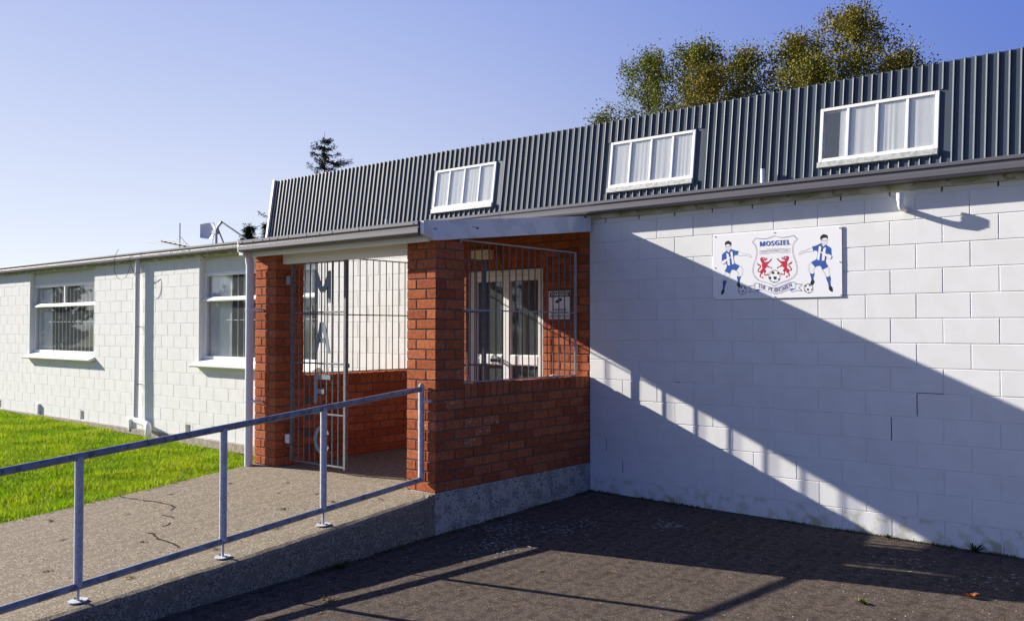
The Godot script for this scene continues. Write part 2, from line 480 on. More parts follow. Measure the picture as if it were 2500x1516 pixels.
func make_ground() -> void:
	var g := MB.new()
	g.quad(Vector3(-400, -0.62, -400), Vector3(-400, -0.62, 400), Vector3(400, -0.62, 400), Vector3(400, -0.62, -400))
	structure("ground", g.mesh(), M.field)
	# asphalt yard: moss against the walls, lichen in patches
	var n1 := FastNoiseLite.new()
	n1.seed = 8; n1.frequency = 2.2; n1.fractal_octaves = 4
	var n2 := FastNoiseLite.new()
	n2.seed = 12; n2.frequency = 9.0; n2.fractal_octaves = 3
	var xs := steps(-0.02, 5.0, 0.05) + steps(5.5, 14.0, 0.5)
	var zs := steps(-0.02, 5.5, 0.05) + steps(6.0, 14.0, 0.5)
	var tint := func(x: float, z: float) -> Color:
		# old and newer seal: faint uneven patches
		return Color(1, 1, 1) * (1.0 + 0.22 * n1.get_noise_2d(x * 0.6, z * 0.6) + 0.12 * n2.get_noise_2d(x, z))
	structure("yard", grid(xs, zs, func(x: float, z: float) -> float: return yard_y(x, z) + lump.get_noise_2d(x, z) * 0.006, tint), M.asphalt)
	# concrete ramp up to the porch, with an uneven right-hand edge
	var b := MB.new()
	var rz := steps(-0.05, 2.3, 0.4) + steps(2.36, 10.0, 0.08)
	var last := []
	for z in rz:
		var y := ramp_y(z)
		var e: float = 0.012 + (lump.get_noise_2d(z * 9.0, 3.0) * 0.014 if z > 2.3 else 0.0)
		var yl := y - 0.02 + lump.get_noise_2d(z * 7.0, 9.0) * 0.008
		var base := yard_y(0, z) - 0.06
		var ring := [Vector3(-2.66, y - 0.6, z), Vector3(-2.66, y - 0.012, z), Vector3(-2.62, y, z), Vector3(-1.3, y + 0.004, z), Vector3(e - 0.05, y - 0.004, z), Vector3(e - 0.012, yl + 0.006, z), Vector3(e, yl - 0.016, z), Vector3(e + 0.004, minf(base, yl - 0.03), z)]
		if z <= 2.3:
			for k in range(1, 7): ring[k].y = 0.280
			ring[5] = Vector3(-0.02, 0.280, z); ring[6] = Vector3(0.0, 0.276, z); ring[4] = Vector3(-0.1, 0.280, z); ring[7] = Vector3(0.004, base, z)
		if last.size():
			for k in 7: b.quad(last[k], ring[k], ring[k + 1], last[k + 1])
		last = ring
	var rampway := structure("ramp", b.mesh(), M.ramp)
	for line in [[[-2.6, 3.69], [-2.46, 3.68], [-2.26, 3.65], [-2.06, 3.62], [-1.88, 3.61], [-1.77, 3.62], [-1.71, 3.65], [-1.66, 3.72]], [[-1.59, 3.82], [-1.47, 3.81], [-1.38, 3.83]], [[-1.31, 3.91], [-1.25, 3.97], [-1.28, 4.0]], [[-1.21, 4.15], [-1.13, 4.14], [-0.98, 4.19], [-0.85, 4.19], [-0.71, 4.2], [-0.59, 4.22]]]:
		var q := MB.new()
		var fine_line := []
		for k in line.size() - 1:
			for s in 5: fine_line.append(Vector2(line[k][0], line[k][1]).lerp(Vector2(line[k + 1][0], line[k + 1][1]), s / 5.0) + Vector2(rng.randf_range(-1, 1), rng.randf_range(-1, 1)) * 0.008)
		for k in fine_line.size() - 1:
			var a: Vector2 = fine_line[k]
			var c: Vector2 = fine_line[k + 1]
			var s := (c - a).normalized().orthogonal() * rng.randf_range(0.003, 0.009)
			var up := Vector3.UP * 0.006
			q.quad(Vector3(a.x + s.x, ramp_y(a.y + s.y), a.y + s.y) + up, Vector3(a.x - s.x, ramp_y(a.y - s.y), a.y - s.y) + up, Vector3(c.x - s.x, ramp_y(c.y - s.y), c.y - s.y) + up, Vector3(c.x + s.x, ramp_y(c.y + s.y), c.y + s.y) + up)
		mbobj("crack", q, M.dirt, rampway)
	# rendered plinth under the porch wall
	b = MB.new()
	b.cbox(Vector3(-0.3, -0.35, 0.004), Vector3(0.008, 0.283, 2.268), 0.006)
	structure("plinth", b.mesh(), M.plinth)
	# lawn: the earth and the grass on it
	structure("lawn", grid(steps(-40, -18, 2.0) + steps(-17.6, -2.6, 0.4), steps(0.02, 9, 0.4) + steps(10, 40, 3.0), func(x: float, z: float) -> float: return lawn_y(x, z) + lump.get_noise_2d(x, z) * 0.012), M.soil)
	var tuft := MB.new()
	for k in 7:
		var a := rng.randf() * TAU
		var o := Vector3(cos(a), 0, sin(a)) * rng.randf() * 0.03
		var lean := Vector3(cos(a + 0.6), 0, sin(a + 0.6)) * rng.randf_range(0.01, 0.035)
		var hh := rng.randf_range(0.025, 0.075)
		var s := Vector3(-sin(a), 0, cos(a)) * 0.0036
		tuft.col = Color(1, 1, 1) * rng.randf_range(0.55, 1.25)
		tuft.quad(o - s, o + s, o + lean * 0.4 + s * 0.8 + Vector3.UP * hh * 0.6, o + lean * 0.4 - s * 0.8 + Vector3.UP * hh * 0.6)
		tuft.tri(o + lean * 0.4 - s * 0.8 + Vector3.UP * hh * 0.6, o + lean * 0.4 + s * 0.8 + Vector3.UP * hh * 0.6, o + lean + Vector3.UP * hh)
	var spots := []
	var patch := FastNoiseLite.new()
	patch.seed = 40; patch.frequency = 0.9; patch.fractal_octaves = 3
	var tries := 0
	while spots.size() < 80000 and tries < 400000:
		tries += 1
		var x := rng.randf_range(-17.5, -2.63)
		var z := rng.randf_range(0.10, 7.5)
		# what the ramp side and the sight line leave in view: thin out far behind
		if z > 1.2 + 6.6 * (x + 17.5) / 15.0 + 1.0: continue
		if z < 0.22 + lump.get_noise_2d(x * 3.0, 1.0) * 0.12: continue
		spots.append(Vector3(x, lawn_y(x, z) + lump.get_noise_2d(x, z) * 0.012, z))
	var mm := MultiMesh.new()
	mm.transform_format = MultiMesh.TRANSFORM_3D
	mm.use_colors = true
	mm.mesh = tuft.mesh()
	mm.instance_count = spots.size()
	for k in spots.size():
		var p: Vector3 = spots[k]
		var q := patch.get_noise_2d(p.x, p.z)
		var sc := rng.randf_range(0.6, 1.15) * (1.0 + q * 0.6)
		mm.set_instance_transform(k, Transform3D(Basis(Vector3.UP, rng.randf() * TAU).scaled(Vector3(1.5, sc * 1.1, 1.5)), p))
		var c := Color(0.44, 0.53, 0.05).lerp(Color(0.74, 0.66, 0.10), clampf(0.35 + q * 0.9 + rng.randf_range(-0.25, 0.25), 0, 1))
		mm.set_instance_color(k, c * rng.randf_range(0.5, 1.2))
	var mi := MultiMeshInstance3D.new()
	mi.name = "grass"
	mi.multimesh = mm
	mi.material_override = M.grass
	add_child(mi)
	tag(mi, "short bright green grass growing on the lawn beside the ramp", "grass")
	mi.set_meta("kind", "stuff")

# ------------------------------------------------------------------ the clubhouse
const W1 := [-13.95, -11.10, 1.15, 2.835]
const W2 := [-7.52, -4.52, 1.15, 2.835]
const XL := -17.5      # the wing runs on past the picture
const XR := 5.4
const MX := -5.68      # left end of the upper storey

func pleats(b: MB, x0: float, x1: float, y0: float, y1: float, z: float, depth: float, seed_: int, width := 0.06) -> void:
	# hanging cloth: soft folds, deeper towards the hem
	var r := RandomNumberGenerator.new()
	r.seed = seed_
	var ph := [r.randf() * TAU, r.randf() * TAU, r.randf() * TAU]
	var n := maxi(6, roundi((x1 - x0) / 0.008))
	var at := func(k: int, t: float) -> Vector3:
		var x := lerpf(x0, x1, float(k) / n)
		var w := sin(TAU * x / width + ph[0] + 1.6 * sin(TAU * x / (width * 3.7) + ph[1])) * 0.65 + sin(TAU * x / (width * 2.3) + ph[2] + t * 1.2) * 0.5
		return Vector3(x, lerpf(y0, y1, t), z + depth * w * (1.0 - 0.55 * t))
	for k in n:
		for s in 4:
			b.quad(at.call(k, s / 4.0), at.call(k + 1, s / 4.0), at.call(k + 1, (s + 1) / 4.0), at.call(k, (s + 1) / 4.0))

func wing_window(parent: Node, w: Array, mull: Array, label: String, seed_: int) -> void:
	var x0: float = w[0]
	var x1: float = w[1]
	var b := MB.new()
	for q in [[x0, x0 + 0.045, 1.19, 2.55], [x1 - 0.045, x1, 1.19, 2.55]]:
		b.cbox(Vector3(q[0], q[2], -0.15), Vector3(q[1], q[3], -0.085), 0.004)
	b.cbox(Vector3(x0 + 0.045, 2.495, -0.15), Vector3(x1 - 0.045, 2.55, -0.083), 0.004)
	b.cbox(Vector3(x0 + 0.045, 1.19, -0.15), Vector3(x1 - 0.045, 1.235, -0.083), 0.004)
	for x in mull: b.cbox(Vector3(x - 0.028, 2.16, -0.15), Vector3(x + 0.028, 2.495, -0.085), 0.004)
	var f := mbobj("window", b, M.white_gloss, parent)
	f.set_meta("label", label)
	b = MB.new()
	b.prism(PackedVector2Array([Vector2(-0.15, 2.10), Vector2(-0.045, 2.095), Vector2(-0.04, 2.115), Vector2(-0.08, 2.162), Vector2(-0.15, 2.162)]), Vector3(x0 + 0.02, 0, 0), Vector3.BACK, Vector3.UP, Vector3.RIGHT, x1 - x0 - 0.04)
	mbobj("transom", b, M.white_gloss, f)
	b = MB.new()
	b.box(Vector3(x0, 2.55, -0.15), Vector3(x1, 2.815, -0.09))
	mbobj("head_panel", b, M.mortar_white, f)
	# sloping sill of big tiles
	var n := roundi((x1 - x0 + 0.14) / 0.32)
	for k in n:
		var xa := lerpf(x0 - 0.10, x1 + 0.04, float(k) / n) + 0.0015
		var xb := lerpf(x0 - 0.10, x1 + 0.04, float(k + 1) / n) - 0.0015
		b = MB.new()
		b.prism(PackedVector2Array([Vector2(-0.006, 1.085), Vector2(0.10, 1.062), Vector2(0.115, 1.08), Vector2(0.115, 1.098), Vector2(-0.006, 1.148)]), Vector3(xa, 0, 0), Vector3.BACK, Vector3.UP, Vector3.RIGHT, xb - xa)
		mbobj("sill_tile", b, M.white, f)
	b = MB.new()
	b.prism(PackedVector2Array([Vector2(-0.15, 1.12), Vector2(-0.003, 1.12), Vector2(-0.003, 1.150), Vector2(-0.09, 1.189), Vector2(-0.15, 1.189)]), Vector3(x0, 0, 0), Vector3.BACK, Vector3.UP, Vector3.RIGHT, x1 - x0)
	mbobj("sill", b, M.white, f)
	# glass: one lower light, upper lights between the mullions
	var edges := [x0 + 0.045] + mull + [x1 - 0.045]
	for k in edges.size() - 1:
		b = MB.new()
		b.box(Vector3(edges[k] + (0.028 if k > 0 else 0.0), 2.16, -0.118), Vector3(edges[k + 1] - (0.028 if k < edges.size() - 2 else 0.0), 2.495, -0.114))
		mbobj("pane", b, M.glass, f)
	b = MB.new()
	b.box(Vector3(x0 + 0.045, 1.235, -0.118), Vector3(x1 - 0.045, 2.10, -0.114))
	mbobj("pane", b, M.glass, f)
	# white security bars inside
	var x := x0 + 0.70
	while x < x1 - 0.05:
		b = MB.new()
		b.tube([Vector3(x, 1.2, -0.145), Vector3(x, 2.54, -0.145)], 0.0075, 6)
		mbobj("security_bar", b, M.white, f)
		x += 0.165
	b = MB.new()
	b.tube([Vector3(x0, 1.80, -0.156), Vector3(x1, 1.80, -0.156)], 0.005, 6)
	mbobj("cross_bar", b, M.white, f)
	b = MB.new()
	pleats(b, x0 + 0.04, x0 + 0.66, 1.2, 2.54, -0.17, 0.012, seed_, 0.11)
	mbobj("curtain", b, M.curtain, f)

func make_building() -> void:
	var root := thing("clubhouse", "long white painted block clubhouse with dark ribbed metal upper storey", "building")
	var vents := [[-15.52, -15.36, -0.03, 0.13], [-11.62, -11.46, -0.03, 0.13], [-7.90, -7.74, -0.03, 0.13]]
	var door := [-1.75, -0.62, -0.3, 2.335]
	var holes := [W1, W2] + vents
	# body of the walls
	var b := MB.new()
	core(b, XL, -2.42, -0.35, 2.80, -0.2, -0.0042, holes)
	core(b, 0.0, XR, -0.45, 2.757, -0.2, -0.0042, [])
	mbobj("wall", b, M.mortar_white, root)
	b = MB.new()
	core(b, -2.42, -0.004, -0.3, 2.80, -0.2, -0.007, [door])
	mbobj("brick_backing", b, M.mortar, root)
	# blocks: the 300 that show largest one by one, the far ones joined
	var list := block_rows(0.0, XR, 0.0, []) 
	var far := block_rows(XL, -2.42, 0.124, holes)
	far.sort_custom(func(p, q): return p[0] > q[0])
	list.append_array(far)
	var joined := MB.new()
	for k in list.size():
		var q: Array = list[k]
		if k < 300:
			var s := Vector3(q[1] - q[0], q[3] - q[2], 0.05)
			var at := Transform3D(Basis.from_euler(Vector3(rng.randf_range(-1, 1), rng.randf_range(-1, 1), 0) * 0.0016), Vector3((q[0] + q[1]) * 0.5, (q[2] + q[3]) * 0.5, -0.025 + rng.randf_range(-0.0007, 0.0007)))
			obj("block", masonry(s, 0.0024), M.stained if q[2] < 0.1 and q[0] > -0.1 else M.block[rng.randi() % 3], root, at)
		else:
			joined.cbox(Vector3(q[0], q[2], -0.05), Vector3(q[1], q[3], rng.randf_range(-0.0007, 0.0007)), 0.0024)
	var jm := mbobj("far_blocks", joined, M.block[1], root)
	jm.set_meta("kind", "stuff")
	# footing strip along the wing and dark vents in the lowest course
	b = MB.new()
	b.box(Vector3(XL, -0.4, -0.1), Vector3(-2.62, -0.055, 0.035))
	mbobj("footing", b, M.footing, root)
	for v in vents:
		b = MB.new()
		b.box(Vector3(v[0], v[2], -0.19), Vector3(v[1], v[3], -0.12))
		mbobj("vent", b, M.black, root)
	wing_window(root, W1, [-12.55], "wide window with two top lights at the far end", 3)
	wing_window(root, W2, [-6.0], "window partly hidden behind the porch pillar", 5)
	# eaves: fascia board, gutter with a rolled lip, roof of the wing
	b = MB.new()
	var x := XL
	while x < XR:
		b.cbox(Vector3(x, 2.795 + rng.randf_range(-0.003, 0.003), -0.002), Vector3(minf(x + 3.6, XR) - 0.002, 2.90, 0.032), 0.003)
		x += 3.6
	mbobj("fascia", b, M.fascia, root)
	var prof := PackedVector2Array([Vector2(0.034, 2.842), Vector2(0.135, 2.842), Vector2(0.150, 2.850), Vector2(0.156, 2.862), Vector2(0.156, 2.895), Vector2(0.146, 2.905), Vector2(0.146, 2.920), Vector2(0.158, 2.932), Vector2(0.158, 2.952), Vector2(0.150, 2.960), Vector2(0.034, 2.955)])
	for q in [[XL, -9.1], [-9.095, -1.1], [-1.095, XR]]:
		b = MB.new()
		b.prism(prof, Vector3(q[0], 0, 0), Vector3.BACK, Vector3.UP, Vector3.RIGHT, q[1] - q[0])
		mbobj("gutter", b, M.gutter, root)
	b = MB.new()
	b.quad(Vector3(XL, 2.94, 0.03), Vector3(MX, 2.94, 0.03), Vector3(MX, 3.25, -8.2), Vector3(XL, 3.25, -8.2))
	b.quad(Vector3(XL, 2.90, -8.2), Vector3(MX, 2.90, -8.2), Vector3(MX, 2.90, 0.03), Vector3(XL, 2.90, 0.03))
	mbobj("wing_roof", b, M.sheet, root)
	# rooms behind the windows and the door
	b = MB.new()
	for q in [[XL, XR, 2.84, 2.90, -8.0, -0.2], [XL, XR, 0.1, 2.84, -8.2, -8.0], [XL, XL + 0.2, 0.1, 2.84, -8.0, -0.2], [XR - 0.2, XR, 0.1, 2.84, -8.0, -0.2], [-9.3, -9.2, 0.1, 2.84, -8.0, -0.2], [-2.5, -2.4, 0.1, 2.84, -8.0, -0.2], [0.2, 0.3, 0.1, 2.84, -8.0, -0.2], [-17.3, -2.5, 0.1, 2.84, -4.0, -3.9], [-2.4, 0.2, 0.1, 2.84, -4.5, -4.4]]:
		b.box(Vector3(q[0], q[2], q[4]), Vector3(q[1], q[3], q[5]))
	mbobj("room", b, M.room, root)
	b = MB.new()
	b.box(Vector3(XL, -0.1, -8.0), Vector3(XR, 0.1, -0.2))
	mbobj("room_floor", b, M.carpet, root)
	# open joints where the mortar has dropped out
	for q in [[3.2, 1.152, 0.20, 0], [3.2, 0.97, 0.0, 0.17], [3.0, 0.76, 0.0, 0.18], [2.8, 0.36, 0.0, 0.17], [1.0, 1.152, 0.05, 0], [2.05, 0.555, 0.12, 0], [0.4, 0.22, 0.0, 0.12], [0.2, 0.42, 0.0, 0.15], [1.45, 0.552, 0.09, 0]]:
		b = MB.new()
		b.box(Vector3(q[0] - 0.0022, q[1] - 0.0022, -0.004), Vector3(q[0] + q[2] + 0.0022, q[1] + q[3] + 0.0022, -0.0012))
		mbobj("open_joint", b, M.dirt, root)
	make_back_wall(root, door)
	make_upper(root)

func make_back_wall(root: Node, door: Array) -> void:
	# brick wall at the back of the porch, a row of upright bricks over the door
	var r := 0
	var y := 0.287
	while y < 2.75:
		var x := -2.42 - (0.12 if r % 2 else 0.0)
		while x < -0.01:
			var xa := maxf(x + 0.005, -2.42)
			var xb := minf(x + 0.235, -0.006)
			var parts := [[xa, xb]]
			if y + 0.086 > 2.505 or y > 2.50: pass
			elif y < 2.336:
				parts = []
				if xa < door[0] - 0.02: parts.append([xa, minf(xb, door[0])])
				if xb > door[1] + 0.02: parts.append([maxf(xa, door[1]), xb])
			else:
				parts = []
				if xa < door[0] - 0.10: parts.append([xa, minf(xb, door[0] - 0.08)])
				if xb > door[1] + 0.10: parts.append([maxf(xa, door[1] + 0.08), xb])
			for p in parts:
				if p[1] - p[0] > 0.03: lay_brick(root, Vector3(p[0], y, -0.10), Vector3(p[1], minf(y + 0.076, 2.79), 0.0))
			x += 0.24
		y += 0.086
		r += 1
	var sx: float = door[0] - 0.08
	while sx < door[1] + 0.07:
		lay_brick(root, Vector3(sx, 2.338, -0.1), Vector3(sx + 0.076, 2.50, 0.001), null, "lintel_brick")
		sx += 0.086
	# glazed double door
	var b := MB.new()
	var z0 := -0.115
	var z1 := -0.045
	b.cbox(Vector3(door[0], 0.28, z0), Vector3(door[0] + 0.05, 2.33, z1), 0.004)
	b.cbox(Vector3(door[1] - 0.05, 0.28, z0), Vector3(door[1], 2.33, z1), 0.004)
	b.cbox(Vector3(door[0] + 0.05, 2.265, z0), Vector3(door[1] - 0.05, 2.33, z1), 0.004)
	var f := mbobj("entrance_door", b, M.white_gloss, root)
	f.set_meta("label", "white framed glazed double door under the porch")
	for s in [[door[0] + 0.052, -1.19], [-1.186, door[1] - 0.052]]:
		b = MB.new()
		var xa: float = s[0]
		var xb: float = s[1]
		for q in [[xa, xa + 0.052, 0.30, 2.262], [xb - 0.052, xb, 0.30, 2.262], [xa + 0.052, xb - 0.052, 2.205, 2.262], [xa + 0.052, xb - 0.052, 0.30, 0.42]]:
			b.cbox(Vector3(q[0], q[2], z0 + 0.005), Vector3(q[1], q[3], z1 - 0.006), 0.004)
		b.cbox(Vector3(xa + 0.052, 1.255, z0 + 0.005), Vector3(xb - 0.052, 1.375, z1 - 0.003), 0.012)
		mbobj("door_leaf", b, M.white_gloss, f)
		for q in [[0.42, 1.255], [1.375, 2.205]]:
			b = MB.new()
			b.box(Vector3(xa + 0.052, q[0], -0.085), Vector3(xb - 0.052, q[1], -0.081))
			mbobj("pane", b, M.glass, f)
	b = MB.new()
	b.tube([Vector3(-1.29, 1.31, -0.05), Vector3(-1.29, 1.31, -0.038)], 0.034, 16)
	b.tube([Vector3(-1.29, 1.31, -0.04), Vector3(-1.29, 1.31, 0.0), Vector3(-1.29, 1.31, 0.012)], 0.013, 10)
	b.tube([Vector3(-1.29, 1.31, 0.005), Vector3(-1.33, 1.312, 0.02), Vector3(-1.345, 1.312, 0.03)], 0.02, 10)
	mbobj("handle", b, M.iron_dark, f)

func make_upper(root: Node) -> void:
	# upper storey: ribbed trays leaning back a little, three windows of four lights
	var up := Vector3(0, 0.915, -0.13).normalized()
	var frame := Transform3D(Basis(Vector3.RIGHT, up, Vector3.RIGHT.cross(up)), Vector3(0, 2.90, 0.03))
	var wins := [[-2.30, -1.33], [0.235, 1.205], [2.415, 3.378]]
	var holes := []
	for w in wins: holes.append([w[0] + 0.02, w[1] - 0.02, 0.215, 0.66])
	var b := MB.new()
	core(b, MX + 0.02, XR, 0.0, 0.905, -0.08, -0.004, holes)
	mbobj("upper_backing", b.xform(frame), M.roof, root)
	b = MB.new()
	for q in [[MX + 0.03, XR, 3.74, 3.79, -8.0, -0.13], [MX + 0.03, MX + 0.1, 2.95, 3.74, -8.0, -0.10], [XR - 0.1, XR, 2.95, 3.74, -8.0, -0.10], [MX + 0.03, XR, 2.95, 3.74, -8.2, -8.0], [MX + 0.1, XR - 0.1, 2.95, 3.74, -2.6, -2.5]]:
		b.box(Vector3(q[0], q[2], q[4]), Vector3(q[1], q[3], q[5]))
	mbobj("upper_shell", b, M.room, root)
	var make_tray := func(s0: float, s1: float) -> ArrayMesh:
		var t := MB.new()
		var p := [Vector2(0, 0), Vector2(0.0570, 0), Vector2(0.0610, 0.0060), Vector2(0.0655, 0.0108), Vector2(0.0710, 0.0132), Vector2(0.0755, 0.0118), Vector2(0.0790, 0)]
		for k in p.size() - 1:
			t.quad(Vector3(p[k].x, s0, p[k].y), Vector3(p[k + 1].x, s0, p[k + 1].y), Vector3(p[k + 1].x, s1, p[k + 1].y), Vector3(p[k].x, s1, p[k].y))
		for s in [s0, s1]:
			t.quad(Vector3(p[1].x, s, 0), Vector3(p[2].x, s, p[2].y), Vector3(p[5].x, s, p[5].y), Vector3(p[6].x, s, 0))
		return t.mesh()
	var full: ArrayMesh = make_tray.call(0.02, 0.924)
	var low: ArrayMesh = make_tray.call(0.02, 0.150)
	var high: ArrayMesh = make_tray.call(0.692, 0.924)
	var x := MX + 0.045
	while x < XR - 0.08:
		var inside := false
		for w in wins:
			if x + 0.0793 > w[0] - 0.02 and x < w[1] + 0.01: inside = true
		for m in ([low, high] if inside else [full]):
			obj("roof_tray", m, M.tray[posmod(int(floor(x / 0.4)) * 7, 3)], root, frame * T(x, 0, 0))
		x += 0.07934
	b = MB.new()
	b.cbox(Vector3(MX, 0.0, -0.09), Vector3(MX + 0.044, 0.94, 0.028), 0.003)
	mbobj("end_trim", b.xform(frame), M.white, root)
	for i in 3:
		var x0: float = wins[i][0]
		var x1: float = wins[i][1]
		b = MB.new()
		for q in [[x0, x0 + 0.03, 0.20, 0.685], [x1 - 0.03, x1, 0.20, 0.685], [x0 + 0.03, x1 - 0.03, 0.655, 0.685], [x0 + 0.03, x1 - 0.03, 0.20, 0.232]]:
			b.cbox(Vector3(q[0], q[2], -0.05), Vector3(q[1], q[3], 0.014), 0.003)
		var f := mbobj("upper_window", b.xform(frame), M.white_gloss, root)
		b = MB.new()
		b.cbox(Vector3(x0 - 0.005, 0.148, -0.01), Vector3(x1 + 0.002, 0.199, 0.032), 0.003)
		mbobj("sill_flashing", b.xform(frame), M.flash, f)
		var ed := [x0 + 0.03]
		for k in 3:
			var xm := lerpf(x0, x1, (k + 1) / 4.0)
			b = MB.new()
			b.cbox(Vector3(xm - 0.012, 0.232, -0.04), Vector3(xm + 0.012, 0.655, 0.013), 0.004)
			mbobj("mullion", b.xform(frame), M.white_gloss, f)
			ed.append(xm)
		ed.append(x1 - 0.03)
		for k in 4:
			b = MB.new()
			b.box(Vector3(ed[k] + (0.012 if k else 0.0), 0.232, 0.004), Vector3(ed[k + 1] - (0.012 if k < 3 else 0.0), 0.655, 0.007))
			mbobj("pane", b.xform(frame), M.glass, f)
			b = MB.new()
			var ca: float = ed[k] + 0.008
			if i == 2 and k == 0: ca = lerpf(ed[0], ed[1], 0.66)
			pleats(b, ca, ed[k + 1] - 0.006, 0.225, 0.66, -0.003, 0.0017, 60 + i * 4 + k, [0.05, 0.075, 0.06, 0.09][(i + k) % 4])
			mbobj("curtain", b.xform(frame), M.curtain, f)

# ------------------------------------------------------------------ brick porch
func pillar(root: Node, x0: float, mirror: bool, bonded: bool) -> void:
	# a brick and a half square, four bricks round each course, turning the other way each time
	for c in 25:
		var y := 0.287 + 0.086 * c
		var y1 := minf(y + 0.076, 2.418)
		var way := c % 2 == 0
		var q := [[0.12, 0.35, 0.24, 0.35], [0.24, 0.35, 0.0, 0.23], [0.0, 0.23, 0.0, 0.11], [0.0, 0.11, 0.12, 0.35]]
		if not way: q = [[0.0, 0.23, 0.24, 0.35], [0.0, 0.11, 0.0, 0.23], [0.12, 0.35, 0.0, 0.11], [0.24, 0.35, 0.12, 0.35]]
		for k in 4:
			var r: Array = q[k]
			var xa: float = r[0]
			var xb: float = r[1]
			if mirror:
				xa = 0.35 - r[1]; xb = 0.35 - r[0]
			var lo := Vector3(x0 + xa, y, 1.91 + r[2])
			var hi := Vector3(x0 + xb, y1, 1.91 + r[3])
			if bonded and not way and c < 9 and k == 2:
				lo = Vector3(-0.11, y, 1.79); hi = Vector3(0.0, y1, 2.02)
			var hidden: bool = xb < 0.3 and r[3] < 0.3
			if hidden: spare.cbox(lo, hi, 0.0035)
			else:
				var m: Material = null
				if bonded and c < 13 and c > 1 and xb > 0.3 and rng.randf() < 0.15: m = M.brick_bloom
				lay_brick(root, lo, hi, m)

